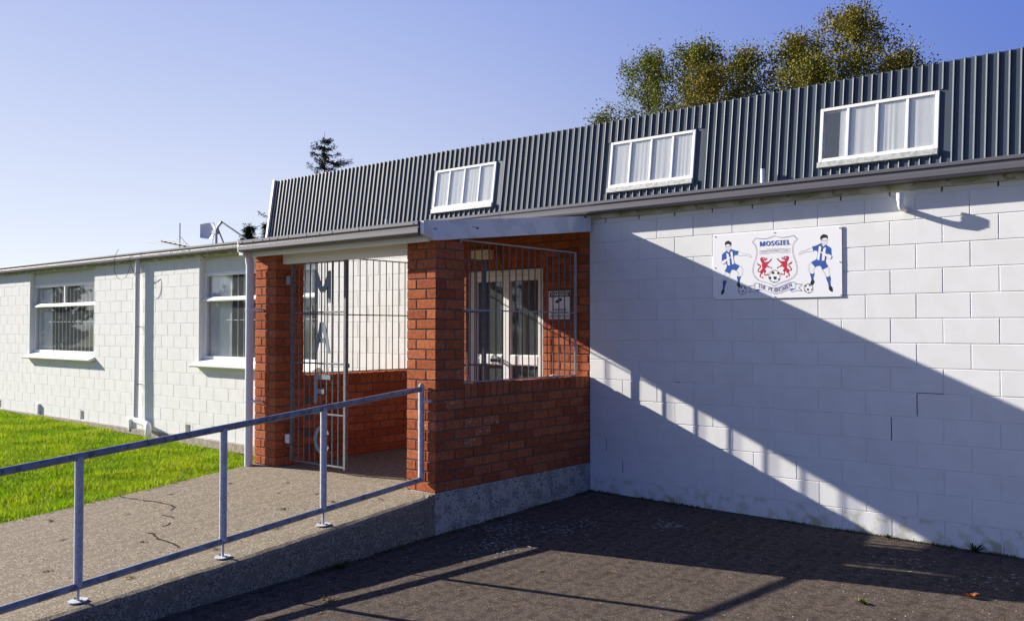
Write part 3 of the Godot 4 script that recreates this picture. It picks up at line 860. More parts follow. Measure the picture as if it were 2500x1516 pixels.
func make_porch() -> void:
	var root := thing("brick_porch", "red brick entrance porch with low walls, two pillars and flat lean-to roof", "porch")
	spare = MB.new()
	pillar(root, -0.35, false, true)
	pillar(root, -2.62, false, false)
	# low wall on the right: running bond outside, bricks on edge on top
	for c in 9:
		var y := 0.287 + 0.086 * c
		var z := 1.90 if c % 2 == 0 else 1.78
		while z > 0.03:
			var za := maxf(z - 0.23, 0.006)
			var m: Material = null
			if c > 2 and c < 8 and z > 1.6 and rng.randf() < 0.6: m = M.brick_bloom
			lay_brick(root, Vector3(-0.11, y, za), Vector3(0.0, y + 0.076, z), m)
			spare.cbox(Vector3(-0.23, y, za), Vector3(-0.12, y + 0.076, z), 0.0035)
			z -= 0.24
	var mort := MB.new()
	mort.box(Vector3(-0.344, 0.281, 1.917), Vector3(-0.0065, 2.415, 2.2535))
	mbobj("mortar", mort, M.mortar, root)
	mort = MB.new()
	mort.box(Vector3(-2.6135, 0.27, 1.917), Vector3(-2.2765, 2.415, 2.2535))
	mbobj("mortar", mort, M.mortar, root)
	mort = MB.new()
	mort.box(Vector3(-0.224, 0.281, 0.0), Vector3(-0.007, 1.172, 1.917))
	mbobj("mortar", mort, M.mortar, root)
	mort = MB.new()
	mort.box(Vector3(-2.524, 0.1, 0.0), Vector3(-2.307, 1.172, 1.917))
	mbobj("mortar", mort, M.mortar, root)
	for side in 2:
		var x: float = -0.23 if side == 0 else -2.53
		var z := 0.008
		while z < 1.86:
			lay_brick(root, Vector3(x, 1.066 + rng.randf_range(-0.002, 0.002), z), Vector3(x + 0.23, 1.182 + rng.randf_range(-0.004, 0.002), minf(z + 0.076, 1.905)), null, "coping_brick")
			z += 0.0864
	# low wall on the left, seen from inside
	var laid := 0
	for c in range(8, -1, -1):
		var y := 0.287 + 0.086 * c
		var z := 1.90 if c % 2 == 0 else 1.78
		while z > 0.03:
			var za := maxf(z - 0.23, 0.006)
			if laid < 66:
				lay_brick(root, Vector3(-2.41, y, za), Vector3(-2.30, y + 0.076, z))
			else:
				spare.cbox(Vector3(-2.41, y, za), Vector3(-2.30, y + 0.076, z), 0.0035)
			spare.cbox(Vector3(-2.53, y, za), Vector3(-2.42, y + 0.076, z), 0.0035)
			laid += 1
			z -= 0.24
	mbobj("hidden_bricks", spare, M.brick[1], root).set_meta("kind", "stuff")
	# roof: barge boards at both sides, fascia, lintel, ceiling, metal sheet, gutter
	var board := PackedVector2Array([Vector2(0.035, 2.671), Vector2(2.315, 2.403), Vector2(2.445, 2.449), Vector2(2.449, 2.556), Vector2(0.035, 2.832)])
	for x in [0.003, -2.665]:
		var b := MB.new()
		b.prism(board, Vector3(x, 0, 0), Vector3.BACK, Vector3.UP, Vector3.RIGHT, 0.042)
		var o := mbobj("barge_board", b, M.board, root)
		if x > -1: o.set_meta("label", "white timber barge board with flaking paint")
	var w := MB.new()
	w.cbox(Vector3(-2.622, 2.395, 2.325), Vector3(0.0, 2.545, 2.357), 0.003)
	mbobj("fascia", w, M.white, root)
	w = MB.new()
	w.cbox(Vector3(-2.268, 2.318, 2.10), Vector3(-0.352, 2.44, 2.178), 0.004)
	mbobj("lintel", w, M.white, root)
	w = MB.new()
	w.quad(Vector3(-2.622, 2.43, 2.33), Vector3(-2.622, 2.715, 0.035), Vector3(0.0, 2.715, 0.035), Vector3(0.0, 2.43, 2.33))
	w.quad(Vector3(-2.622, 2.46, 2.33), Vector3(0.0, 2.46, 2.33), Vector3(0.0, 2.745, 0.035), Vector3(-2.622, 2.745, 0.035))
	mbobj("ceiling", w, M.cream, root)
	w = MB.new()
	w.quad(Vector3(-2.62, 2.545, 2.40), Vector3(0.0, 2.545, 2.40), Vector3(0.0, 2.822, 0.034), Vector3(-2.62, 2.822, 0.034))
	w.quad(Vector3(-2.62, 2.535, 2.40), Vector3(-2.62, 2.812, 0.034), Vector3(0.0, 2.812, 0.034), Vector3(0.0, 2.535, 2.40))
	mbobj("roof_sheet", w, M.sheet, root)
	w = MB.new()
	w.prism(PackedVector2Array([Vector2(2.36, 2.441), Vector2(2.448, 2.441), Vector2(2.464, 2.449), Vector2(2.470, 2.461), Vector2(2.470, 2.494), Vector2(2.460, 2.504), Vector2(2.460, 2.517), Vector2(2.472, 2.529), Vector2(2.472, 2.551), Vector2(2.464, 2.559), Vector2(2.36, 2.554)]), Vector3(-2.618, 0, 0), Vector3.BACK, Vector3.UP, Vector3.RIGHT, 2.615)
	var gu := mbobj("gutter", w, M.gutter, root)
	for x in [-2.55, -2.36, -2.2, -2.08, -1.95, -1.78, -1.5, -1.3, -1.12, -0.75, -0.06]:
		w = MB.new()
		w.tube([Vector3(x, 2.541, 2.470), Vector3(x, 2.541, 2.477)], 0.006, 8)
		mbobj("rivet", w, M.galv, gu)

# ------------------------------------------------------------------ grilles and gates
func grille(label: String, x: float, z0: float, z1: float, ys: Array, zs: Array) -> void:
	var root := thing("porch_grille", label, "grille", Vector3(x, ys[0], (z0 + z1) * 0.5), "iron grilles on the porch walls")
	var o := root.position
	var b := MB.new()
	for y in [ys[0] + 0.008, ys[1], ys[2]]:
		b.box(Vector3(-0.006, y - 0.006, z0) - Vector3(0, o.y, o.z), Vector3(0.006, y + 0.006, z1) - Vector3(0, o.y, o.z))
	for z in [z0, z1]:
		b.box(Vector3(-0.007, ys[0], z - 0.013) - Vector3(0, o.y, o.z), Vector3(0.007, ys[2] + 0.006, z + 0.013) - Vector3(0, o.y, o.z))
	mbobj("frame", b, M.galv if x > -1 else M.iron, root)
	for z in zs:
		b = MB.new()
		b.tube([Vector3(0, 0.004, z - o.z), Vector3(0, ys[2] - o.y, z - o.z)], 0.0062, 7)
		mbobj("bar", b, M.iron, root)

func leaf_gate(at: Transform3D, label: String, letters: bool) -> Node3D:
	var root := thing("metal_gate", label, "gate", at.origin, "leaves of the porch gate")
	root.transform = at
	var w := 0.87
	var h := 1.99
	var b := MB.new()
	b.cbox(Vector3(0, 0, -0.018), Vector3(0.036, h, 0.018), 0.003)
	b.cbox(Vector3(w - 0.036, -0.01, -0.018), Vector3(w, h, 0.018), 0.003)
	for y in [0.008, 0.50, 0.99, 1.49, h - 0.008]:
		b.cbox(Vector3(0.036, y - 0.008, -0.008), Vector3(w - 0.036, y + 0.008, 0.008), 0.002)
	b.box(Vector3(w + 0.001, 0.96, -0.003), Vector3(w + 0.035, 1.0, 0.003))
	mbobj("frame", b, M.iron, root)
	for k in 8:
		b = MB.new()
		var x := lerpf(0.036, w - 0.036, (k + 1) / 9.0)
		b.tube([Vector3(x, 0.0, 0), Vector3(x, h, 0)], 0.0065, 7)
		mbobj("bar", b, M.iron, root)
	for y in [0.22, 1.82]:
		b = MB.new()
		b.cbox(Vector3(-0.065, y - 0.045, -0.03), Vector3(-0.002, y + 0.045, 0.03), 0.004)
		mbobj("hinge", b, M.galv if y > 1 else M.white, root)
	if letters:
		var sh := {
			"M": [[0, 0, 0.16, 0, 0.16, 0.50, 0.20, 0.52, 0.36, 0.34, 0.66, 0.34, 0.80, 0.52, 0.84, 0.50, 0.84, 0, 1, 0, 1, 1, 0.86, 1, 0.56, 0.53, 0.46, 0.53, 0.18, 1, 0, 1]],
			"A": [[0, 0, 0.17, 0, 0.30, 0.36, 0.42, 0.66, 0.40, 1.0, 0.36, 1], [0.36, 1, 0.64, 1, 1.0, 0, 0.82, 0, 0.54, 0.66, 0.42, 0.66], [0.27, 0.34, 0.33, 0.50, 0.66, 0.50, 0.72, 0.34]],
			"F": [[0, 0, 0.20, 0, 0.20, 0.34, 0.62, 0.34, 0.62, 0.50, 0.20, 0.50, 0.20, 0.84, 1, 0.84, 1, 1, 0, 1]]}
		var c := []
		for k in 21:
			var a := deg_to_rad(28 + 304.0 * k / 20)
			c.append_array([0.5 + 0.5 * cos(a), 0.5 + 0.5 * sin(a)])
		for k in range(20, -1, -1):
			var a := deg_to_rad(28 + 304.0 * k / 20)
			c.append_array([0.5 + 0.31 * cos(a), 0.5 + 0.36 * sin(a)])
		sh["C"] = [c]
		var i := 0
		for ch in "MAFC":
			b = MB.new()
			for p in sh[ch]:
				var poly := PackedVector2Array()
				for k in range(0, p.size(), 2): poly.append(Vector2(p[k], p[k + 1]))
				b.prism(poly, Vector3(0.385, [1.58, 1.09, 0.60, 0.115][i], 0.0075), Vector3.RIGHT * 0.25, Vector3.UP * [0.312, 0.302, 0.282, 0.272][i], Vector3.BACK, 0.006)
			var o := mbobj("letter", b, M.letter, root)
			o.set_meta("label", "flat metal letter " + ch)
			i += 1
	return root

func make_gates() -> void:
	var zs := []
	for k in 17: zs.append(1.80 - 0.0962 * k)
	grille("iron bar grille on the right-hand low brick wall, beside the white block wall", -0.06, 0.171, 1.89, [1.184, 1.83, 2.447], zs)
	zs = []
	for k in 17: zs.append(1.82 - 0.0985 * k)
	grille("dark iron bar grille on the far low brick wall of the porch", -2.42, 0.10, 1.90, [1.184, 1.82, 2.449], zs)
	leaf_gate(T(-2.19, 0.335, 2.12), "closed barred gate leaf carrying the letters M A F C", true)
	leaf_gate(T(-0.375, 0.335, 2.08, PI / 2), "barred gate leaf without letters, swung open inside the porch", false)

# ------------------------------------------------------------------ handrail
func make_handrail() -> void:
	var x := -0.13
	var root := thing("handrail", "pale grey painted tube handrail along the edge of the concrete ramp", "handrail", Vector3(x, ramp_y(4.2), 4.2))
	var o := root.position
	var top := func(z: float) -> float: return 1.150 - 0.0905 * (z - 2.35)
	var low := func(z: float) -> float: return 0.386 - 0.0935 * (z - 2.35)
	for f in [top, low]:
		var b := MB.new()
		var path := []
		for z in steps(2.297, 8.4, 0.35): path.append(Vector3(0, f.call(z), z) - Vector3(0, o.y, o.z))
		b.tube(path, 0.0235, 16)
		mbobj("rail", b, M.rail, root)
	var n := 0
	for z in [2.297, 3.325, 4.175, 5.145, 6.1, 7.05, 8.0]:
		var b := MB.new()
		var y0: float = low.call(z) - (0.02 if n == 0 else 0.0)
		var y1: float = top.call(z) + (0.028 if n == 0 else 0.0)
		b.tube([Vector3(0, y0 - o.y, z - o.z), Vector3(0, y1 - o.y, z - o.z)], 0.0255, 16)
		if n == 0:
			b.tube([Vector3(0, y1 - o.y, z - o.z), Vector3(0, y1 + 0.012 - o.y, z - o.z), Vector3(0, y1 + 0.02 - o.y, z - o.z)], 0.0255, 16, 0.010)
			b.tube([Vector3(0.02, 1.055 - o.y, z - o.z), Vector3(0.085, 1.055 - o.y, z - 0.02 - o.z)], 0.013, 10)
			b.tube([Vector3(0.085, 1.055 - o.y, z - 0.02 - o.z), Vector3(0.085, 1.055 - o.y, 2.255 - o.z)], 0.013, 10)
		var p := mbobj("post", b, M.post, root)
		if n > 0:
			b = MB.new()
			var g := ramp_y(z)
			b.tube([Vector3(0, y0 - o.y, z - o.z), Vector3(0, g + 0.008 - o.y, z - o.z)], 0.009, 8)
			mbobj("rod", b, M.post, p)
			b = MB.new()
			var poly := PackedVector2Array()
			for k in 20:
				var a := TAU * k / 20
				var rr := 0.055 if k % 10 < 5 else 0.052
				poly.append(Vector2(cos(a) * rr, sin(a) * rr))
			b.prism(poly, Vector3(0, g - o.y + 0.002, z - o.z), Vector3.RIGHT, Vector3(0, 0.085, -1).normalized(), Vector3(0, 1, 0.085).normalized(), 0.007)
			mbobj("base_plate", b, M.post, p)
			for s in [-1, 1]:
				b = MB.new()
				b.tube([Vector3(s * 0.036, g + 0.009 - o.y, z - o.z), Vector3(s * 0.036, g + 0.016 - o.y, z - o.z)], 0.009, 6)
				mbobj("bolt", b, M.iron_dark, p)
		n += 1

# ------------------------------------------------------------------ pipes
func make_pipes() -> void:
	# downpipe on the wing, ending in a bend into the ground
	var root := thing("downpipe", "white downpipe on the wing wall, bending out over the lawn at its foot", "downpipe", Vector3(-9.35, -0.1, 0.07))
	var o := root.position
	var b := MB.new()
	b.tube([Vector3(-9.35, 2.86, 0.075) - o, Vector3(-9.35, 1.4, 0.075) - o, Vector3(-9.35, 0.12, 0.085) - o], 0.042, 14)
	mbobj("pipe", b, M.pipe, root)
	b = MB.new()
	b.tube([Vector3(-9.37, 0.15, 0.085) - o, Vector3(-9.33, 0.115, 0.09) - o, Vector3(-9.22, 0.10, 0.10) - o, Vector3(-8.92, 0.085, 0.14) - o, Vector3(-8.80, 0.07, 0.16) - o, Vector3(-8.74, 0.02, 0.18) - o, Vector3(-8.73, -0.08, 0.19) - o, Vector3(-8.73, -0.28, 0.19) - o], 0.052, 14)
	mbobj("elbow", b, M.pvc, root)
	for y in [1.70, 0.72, 2.62]:
		b = MB.new()
		b.tube([Vector3(-9.40, y, 0.0) - o, Vector3(-9.40, y, 0.085) - o, Vector3(-9.375, y, 0.115) - o, Vector3(-9.325, y, 0.115) - o, Vector3(-9.30, y, 0.085) - o, Vector3(-9.30, y, 0.0) - o], 0.006, 6)
		mbobj("bracket", b, M.galv, root)
	# loop of black cable hanging over the gutter
	b = MB.new()
	var path := []
	for k in 25:
		var a := deg_to_rad(110 + 250.0 * k / 24)
		path.append(Vector3(-9.62 + 0.24 * cos(a), 2.78 + 0.27 * sin(a), 0.19 + 0.05 * sin(a * 0.5)))
	path.append(Vector3(-9.38, 2.55, 0.10))
	b.tube(path, 0.0045, 6)
	tag(mbobj("cable", b, M.black, self), "thin black cable looping over the gutter of the wing", "cable")
	# downpipe in front of the porch pillar
	root = thing("downpipe", "white painted downpipe standing in front of the porch pillar beside the lawn", "downpipe", Vector3(-2.59, 0.26, 2.345))
	o = root.position
	b = MB.new()
	b.tube([Vector3(-2.59, 2.45, 2.37) - o, Vector3(-2.59, 2.40, 2.36) - o, Vector3(-2.59, 2.3, 2.345) - o, Vector3(-2.594, 0.258, 2.345) - o], 0.041, 16)
	mbobj("pipe", b, M.pipe, root)
	b = MB.new()
	b.cbox(Vector3(-2.64, 2.40, 2.31) - o, Vector3(-2.55, 2.455, 2.45) - o, 0.01)
	mbobj("outlet", b, M.pipe, root)
	for y in [1.86, 0.93]:
		b = MB.new()
		b.tube([Vector3(-2.59, y - 0.012, 2.345) - o, Vector3(-2.59, y + 0.012, 2.345) - o], 0.0445, 16)
		b.tube([Vector3(-2.56, y, 2.345) - o, Vector3(-2.49, y, 2.345) - o, Vector3(-2.485, y, 2.30) - o, Vector3(-2.485, y, 2.26) - o], 0.012, 8)
		mbobj("bracket", b, M.pipe, root)
	# white overflow elbow on the right-hand wall
	root = thing("overflow_pipe", "short white plastic overflow elbow turned up on the sunlit block wall", "pipe", Vector3(3.124, 2.635, 0.0))
	b = MB.new()
	b.tube([Vector3(0, 0, -0.03), Vector3(0, 0, 0.075), Vector3(0, 0.006, 0.105), Vector3(0, 0.025, 0.13), Vector3(0, 0.055, 0.142), Vector3(0, 0.105, 0.144)], 0.0235, 16)
	mbobj("pipe", b, M.pvc, root)
	b = MB.new()
	b.tube([Vector3(0, 0.062, 0.1435), Vector3(0, 0.118, 0.144)], 0.0275, 16)
	mbobj("socket", b, M.pvc, root)
	# vent stubs standing in the gutter
	for q in [[1.935, 3.095, 0.022, "white plastic pipe stub standing by the ribbed upper storey"], [-3.05, 3.04, 0.018, "small white pipe stub in the gutter above the porch"]]:
		b = MB.new()
		b.tube([Vector3(q[0], 2.93, 0.075), Vector3(q[0], q[1] - 0.045, 0.075), Vector3(q[0], q[1] - 0.04, 0.075)], q[2] * 0.85, 12)
		b.tube([Vector3(q[0], q[1] - 0.045, 0.075), Vector3(q[0], q[1] - 0.01, 0.075), Vector3(q[0], q[1], 0.075)], q[2], 12, q[2] * 0.8)
		tag(mbobj("pipe_stub", b, M.pvc, self), q[3], "pipe")
	# white plastic weep covers low on the wing wall
	for q in [[-13.46, 0.16, "white plastic cover low on the wing wall below the far window"], [-9.72, 0.10, "white plastic cover low on the wing wall beside the downpipe"]]:
		b = MB.new()
		b.cbox(Vector3(q[0] - 0.075, q[1] - 0.19, 0.001), Vector3(q[0] + 0.0, q[1] + 0.0, 0.022), 0.004)
		b.cbox(Vector3(q[0] + 0.012, q[1] - 0.20, 0.001), Vector3(q[0] + 0.075, q[1] + 0.005, 0.05), 0.008)
		tag(mbobj("wall_cover", b, M.pvc, self), q[2], "cover")

# ------------------------------------------------------------------ signs
func words(parent: Node, s: String, m: Material, left: Vector3, right: Vector3, height: float, weight := 700) -> MeshInstance3D:
	var t := TextMesh.new()
	var f := SystemFont.new()
	f.font_names = PackedStringArray(["Droid Sans"])
	f.font_weight = weight
	t.font = f
	t.text = s
	t.font_size = 64
	t.depth = 0.01
	t.pixel_size = 0.01
	t.curve_step = 2.0
	var bb := t.get_aabb()
	var ex := (right - left) / bb.size.x
	var ey := Vector3.BACK.cross(right - left).normalized() * height / bb.size.y
	var o := MeshInstance3D.new()
	o.name = "lettering"
	o.mesh = t
	o.material_override = m
	var bs := Basis(ex, ey, Vector3.BACK * 0.06)
	o.transform = Transform3D(bs, left - bs * Vector3(bb.position.x, bb.position.y, -0.005))
	parent.add_child(o, true)
	return o

func make_signs() -> void:
	var root := thing("club_sign", "white club sign with blue shield, red lions and two footballers on block wall", "sign", Vector3(1.412, 1.94, 0.0085))
	var b := MB.new()
	b.cbox(Vector3(0, 0, -0.003), Vector3(1.2, 0.6, 0.003), 0.001)
	mbobj("board", b, M.signwhite, root)
	var lay := {"b": 0.0008, "k": 0.0012, "r": 0.0008, "w": 0.0016, "f": 0.0020, "L": 0.0024}
	for p in PRINT:
		var kind: String = p[0]
		var q: Array = p[1]
		b = MB.new()
		if kind[0] == "L":
			var wd := 0.0013 if kind[1] == "g" else (0.0042 if kind[1] == "R" else 0.0017)
			for k in range(0, q.size() - 2, 2):
				var a := Vector3(q[k], q[k + 1], 0) * 0.001
				var c := Vector3(q[k + 2], q[k + 3], 0) * 0.001
				var d := (c - a).normalized()
				var s := Vector3(-d.y, d.x, 0) * wd
				var z := Vector3(0, 0, 0.003 + (0.0008 if kind[1] == "R" else 0.0024))
				b.quad(a - d * wd * 0.5 + s + z, a - d * wd * 0.5 - s + z, c + d * wd * 0.5 - s + z, c + d * wd * 0.5 + s + z)
			mbobj("print_line", b, M.print[kind[1]], root)
		else:
			var poly := PackedVector2Array()
			for k in range(0, q.size(), 2): poly.append(Vector2(q[k], q[k + 1]) * 0.001)
			b.prism(poly, Vector3(0, 0, 0.003), Vector3.RIGHT, Vector3.UP, Vector3.BACK, lay[kind])
			mbobj("print", b, M.print[kind], root)
	var z := 0.0042
	words(root, "MOSGIEL", M.print.b, Vector3(0.464, 0.469, z), Vector3(0.746, 0.469, z), 0.044)
	words(root, "ASSN", M.print.g, Vector3(0.474, 0.4115, z), Vector3(0.528, 0.4115, z), 0.0145, 400)
	words(root, "FOOTBALL", M.print.g, Vector3(0.552, 0.4175, z), Vector3(0.649, 0.4175, z), 0.0145, 400)
	words(root, "CLUB", M.print.g, Vector3(0.672, 0.4125, z), Vector3(0.723, 0.4125, z), 0.0145, 400)
	# letters set one by one along the ribbon
	var curve := Curve2D.new()
	for p in [[0.437, 0.099, 0.03, -0.006], [0.519, 0.077, 0.03, -0.011], [0.601, 0.051, 0.03, 0.0], [0.674, 0.064, 0.03, 0.013], [0.765, 0.101, 0.03, 0.008]]:
		curve.add_point(Vector2(p[0], p[1]), -Vector2(p[2], p[3]), Vector2(p[2], p[3]))
	var total := curve.get_baked_length()
	var ws := {"I": 0.35, " ": 0.6, "M": 1.25, "N": 1.05, "L": 0.85, "E": 0.9, "P": 0.95}
	var sum := 0.0
	for ch in "THE PLAINSMEN": sum += ws.get(ch, 1.0)
	var at := 0.0
	for ch in "THE PLAINSMEN":
		var cw: float = ws.get(ch, 1.0) * total / sum
		if ch != " ":
			var a := curve.sample_baked((at + cw * 0.12))
			var c := curve.sample_baked((at + cw * 0.88))
			words(root, ch, M.print.v, Vector3(a.x, a.y, z), Vector3(c.x, c.y, z), 0.036, 400)
		at += cw
	for p in [[22, 585], [600, 585], [1180, 585], [20, 295], [1180, 295], [14, 13], [600, 13], [1185, 13]]:
		b = MB.new()
		b.tube([Vector3(p[0] * 0.001, p[1] * 0.001, 0.003), Vector3(p[0] * 0.001, p[1] * 0.001, 0.0075)], 0.0055, 8)
		mbobj("screw", b, M.galv, root)
	# camera warning notice on the bricks beside the door
	root = thing("warning_sign", "small white warning notice with a camera picture on the porch bricks", "sign", Vector3(-0.528, 1.770, 0.006))
	b = MB.new()
	b.cbox(Vector3(0, 0, 0), Vector3(0.292, 0.297, 0.004), 0.001)
	mbobj("board", b, M.signwhite, root)
	b = MB.new()
	b.box(Vector3(0.012, 0.235, 0.004), Vector3(0.280, 0.287, 0.0048))
	b.box(Vector3(0.012, 0.014, 0.004), Vector3(0.280, 0.018, 0.0048))
	b.prism(PackedVector2Array([Vector2(0.086, 0.19), Vector2(0.155, 0.222), Vector2(0.168, 0.225), Vector2(0.178, 0.198), Vector2(0.150, 0.185), Vector2(0.135, 0.172), Vector2(0.090, 0.172)]), Vector3(0, 0, 0.004), Vector3.RIGHT, Vector3.UP, Vector3.BACK, 0.0008)
	b.prism(PackedVector2Array([Vector2(0.133, 0.175), Vector2(0.146, 0.175), Vector2(0.166, 0.139), Vector2(0.222, 0.128), Vector2(0.222, 0.134), Vector2(0.170, 0.145), Vector2(0.158, 0.145)]), Vector3(0, 0, 0.004), Vector3.RIGHT, Vector3.UP, Vector3.BACK, 0.0008)
	mbobj("print", b, M.print.k, root)
	words(root, "WARNING", M.signwhite, Vector3(0.030, 0.245, 0.0058), Vector3(0.262, 0.245, 0.0058), 0.033)
	words(root, "Premises", M.print.k, Vector3(0.052, 0.088, 0.0052), Vector3(0.235, 0.088, 0.0052), 0.026)
	words(root, "under 24 Hr", M.print.k, Vector3(0.034, 0.056, 0.0052), Vector3(0.255, 0.056, 0.0052), 0.025)
	words(root, "surveillance", M.print.k, Vector3(0.024, 0.024, 0.0052), Vector3(0.268, 0.024, 0.0052), 0.026)
	# beige box and a wisp of straw over the door
	root = thing("wall_box", "beige box fixed to the dark bricks over the porch door", "box", Vector3(-1.45, 2.455, 0.0))
	b = MB.new()
	b.cbox(Vector3(-0.14, 0.0, 0.001), Vector3(0.13, 0.105, 0.095), 0.005)
	mbobj("cover", b, M.cream, root)
	b = MB.new()
	b.box(Vector3(0.085, 0.045, 0.094), Vector3(0.105, 0.055, 0.098))
	mbobj("latch", b, M.black, root)
	b = MB.new()
	for k in 9:
		var p := []
		var dx := rng.randf_range(-0.02, 0.02)
		for i in 6: p.append(Vector3(-1.235 + dx * (1 - i * 0.1) + 0.012 * i + rng.randf_range(-0.008, 0.008), 2.545 - 0.045 * i - 0.01 * k * 0.3, 0.02 + rng.randf() * 0.025))
		b.tube(p, 0.0022, 4)
	tag(mbobj("straw", b, M.straw, self), "wisp of dry straw hanging on the bricks beside the beige box", "straw")

# ------------------------------------------------------------------ aerials on the roof
func make_roof_things() -> void:
	var root := thing("television_aerial", "thin television aerial with long rods on the roof of the wing", "aerial", Vector3(-13.43, 3.05, -3.0))
	var b := MB.new()
	b.tube([Vector3(0, 0, 0), Vector3(0, 1.02, 0)], 0.014, 6)
	b.tube([Vector3(0.0, 0.72, 0), Vector3(0.45, 0.42, 0.0)], 0.009, 5)
	mbobj("mast", b, M.galv, root)
	b = MB.new()
	b.tube([Vector3(-0.45, 0.62, 0.2), Vector3(0.2, 0.47, -0.1)], 0.017, 6)
	mbobj("boom", b, M.iron_dark, root)
	for k in 6:
		var t := k / 5.0
		var c := Vector3(-0.40, 0.61, 0.18).lerp(Vector3(0.15, 0.48, -0.08), t)
		b = MB.new()
		var l := lerpf(1.55, 0.55, t)
		b.tube([c - Vector3(l, -0.06 * l, l * 0.25), c + Vector3(l * 0.75, -0.04 * l, l * 0.2)], 0.0075, 5)
		mbobj("rod", b, M.iron_dark, root)
	root = thing("grid_dish", "white rounded dish aerial on a bent pole above the wing roof", "aerial", Vector3(-10.30, 3.0, -2.0))
	b = MB.new()
	b.tube([Vector3(0, 0, 0), Vector3(0, 0.53, 0), Vector3(0.02, 0.61, 0), Vector3(0.07, 0.67, 0), Vector3(0.19, 0.745, 0)], 0.026, 8)
	mbobj("pole", b, M.galv, root)
	b = MB.new()
	b.tube([Vector3(0.19, 0.745, 0), Vector3(0.95, 0.37, -0.05), Vector3(1.2, 0.10, -0.1)], 0.016, 6)
	b.tube([Vector3(0.06, 0.62, 0), Vector3(0.38, 0.05, -0.05)], 0.014, 6)
	mbobj("strut", b, M.iron_dark, root)
	# curved panel with rounded corners
	b = MB.new()
	var nx := 10
	var ny := 8
	var pt := func(i: int, j: int, back: float) -> Vector3:
		var u := 2.0 * i / nx - 1.0
		var w := 2.0 * j / ny - 1.0
		var k := 1.0 - 0.17 * u * u * w * w
		return Vector3(-0.30 + 0.27 * u * k, 0.615 + 0.16 * w * k, 0.04 - 0.09 * (1.0 - u * u) - 0.03 * (1 - w * w) + back)
	for i in nx:
		for j in ny:
			b.quad(pt.call(i, j, 0.0), pt.call(i + 1, j, 0.0), pt.call(i + 1, j + 1, 0.0), pt.call(i, j + 1, 0.0))
			b.quad(pt.call(i, j, -0.012), pt.call(i, j + 1, -0.012), pt.call(i + 1, j + 1, -0.012), pt.call(i + 1, j, -0.012))
	mbobj("panel", b, mat(Color(0.52, 0.54, 0.62), 0.5), root)
	b = MB.new()
	b.cbox(Vector3(-0.12, 0.52, -0.05), Vector3(0.03, 0.60, 0.03), 0.006)
	b.tube([Vector3(-0.09, 0.52, 0), Vector3(-0.13, 0.3, 0.0), Vector3(-0.28, 0.08, 0.05)], 0.006, 5)
	mbobj("mount", b, M.galv, root)

# ------------------------------------------------------------------ trees
func leaf(b: MB, p: Vector3, s: float) -> void:
	var d := Vector3(rng.randfn(), rng.randfn() - 0.5, rng.randfn()).normalized()
	var x := d.cross(Vector3(rng.randfn(), rng.randfn(), rng.randfn())).normalized() * s * 0.36
	b.tri(p, p + d * s * 0.45 + x, p + d * s)
	b.tri(p, p + d * s, p + d * s * 0.45 - x)

func birch(x: float, z: float, h: float, r: float, y0: float, label: String, leaves: int, dry := 0.3, size := 0.070) -> void:
	var base := Vector3(x, -0.62, z)
	var root := thing("birch_tree", label, "tree", base, "birches behind the clubhouse")
	var b := MB.new()
	var path := []
	for k in 12: path.append(Vector3(rng.randf_range(-1, 1) * 0.10, (h - 0.25) * k / 11.0, rng.randf_range(-1, 1) * 0.10))
	path[0] = Vector3.ZERO
	b.tube(path, 0.14, 7, 0.015)
	var c := MB.new()
	var limbs := 44
	var per := int(leaves * 2.1) / limbs
	for k in limbs:
		var t := pow(float(k) / (limbs - 1), 0.72)
		var y := lerpf(y0, h * 0.97, t)
		var i := mini(10, int(y / (h - 0.25) * 11))
		var o: Vector3 = path[i].lerp(path[i + 1], minf(1.0, y / (h - 0.25) * 11 - i))
		var a := k * 2.399 + rng.randf_range(-0.4, 0.4)
		var len := r * sqrt(maxf(0.0, 1.0 - pow(maxf(0.0, t * 1.12 - 0.12), 1.7))) * rng.randf_range(0.65, 1.15) + 0.12
		var tip := o + Vector3(cos(a) * len, len * rng.randf_range(0.55, 1.05), sin(a) * len)
		if tip.y > h: tip.y = h - rng.randf() * 0.2
		var mid := o.lerp(tip, 0.55) + Vector3(0, 0.10 * len, 0)
		b.tube([o, mid, tip], 0.035 * (1.1 - t), 5, 0.006)
		# sprays of leaves along the limb, each with its own tint
		var sprays := 9
		for q in sprays:
			var s := pow((q + rng.randf()) / sprays, 0.7)
			var o2 := (o.lerp(mid, s * 2.0) if s < 0.5 else mid.lerp(tip, s * 2.0 - 1.0))
			o2 += Vector3(rng.randfn(), rng.randfn() * 0.6 - 0.2, rng.randfn()) * (0.06 + 0.20 * len * s)
			var wide := rng.randf_range(0.07, 0.17)
			var tone := Color(0.150, 0.175, 0.036).lerp(Color(0.225, 0.170, 0.045), clampf(dry + rng.randfn() * 0.22, 0, 1)) * rng.randf_range(0.8, 1.2)
			for w in per / sprays:
				c.col = tone * rng.randf_range(0.75, 1.3)
				if rng.randf() < 0.006: c.col = Color(0.38, 0.27, 0.03)
				leaf(c, o2 + Vector3(rng.randfn(), rng.randfn() * 1.25 - 0.3, rng.randfn()) * wide, size * rng.randf_range(0.65, 1.2))
	mbobj("trunk", b, M.bark, root)
	mbobj("crown", c, M.leaf, root)

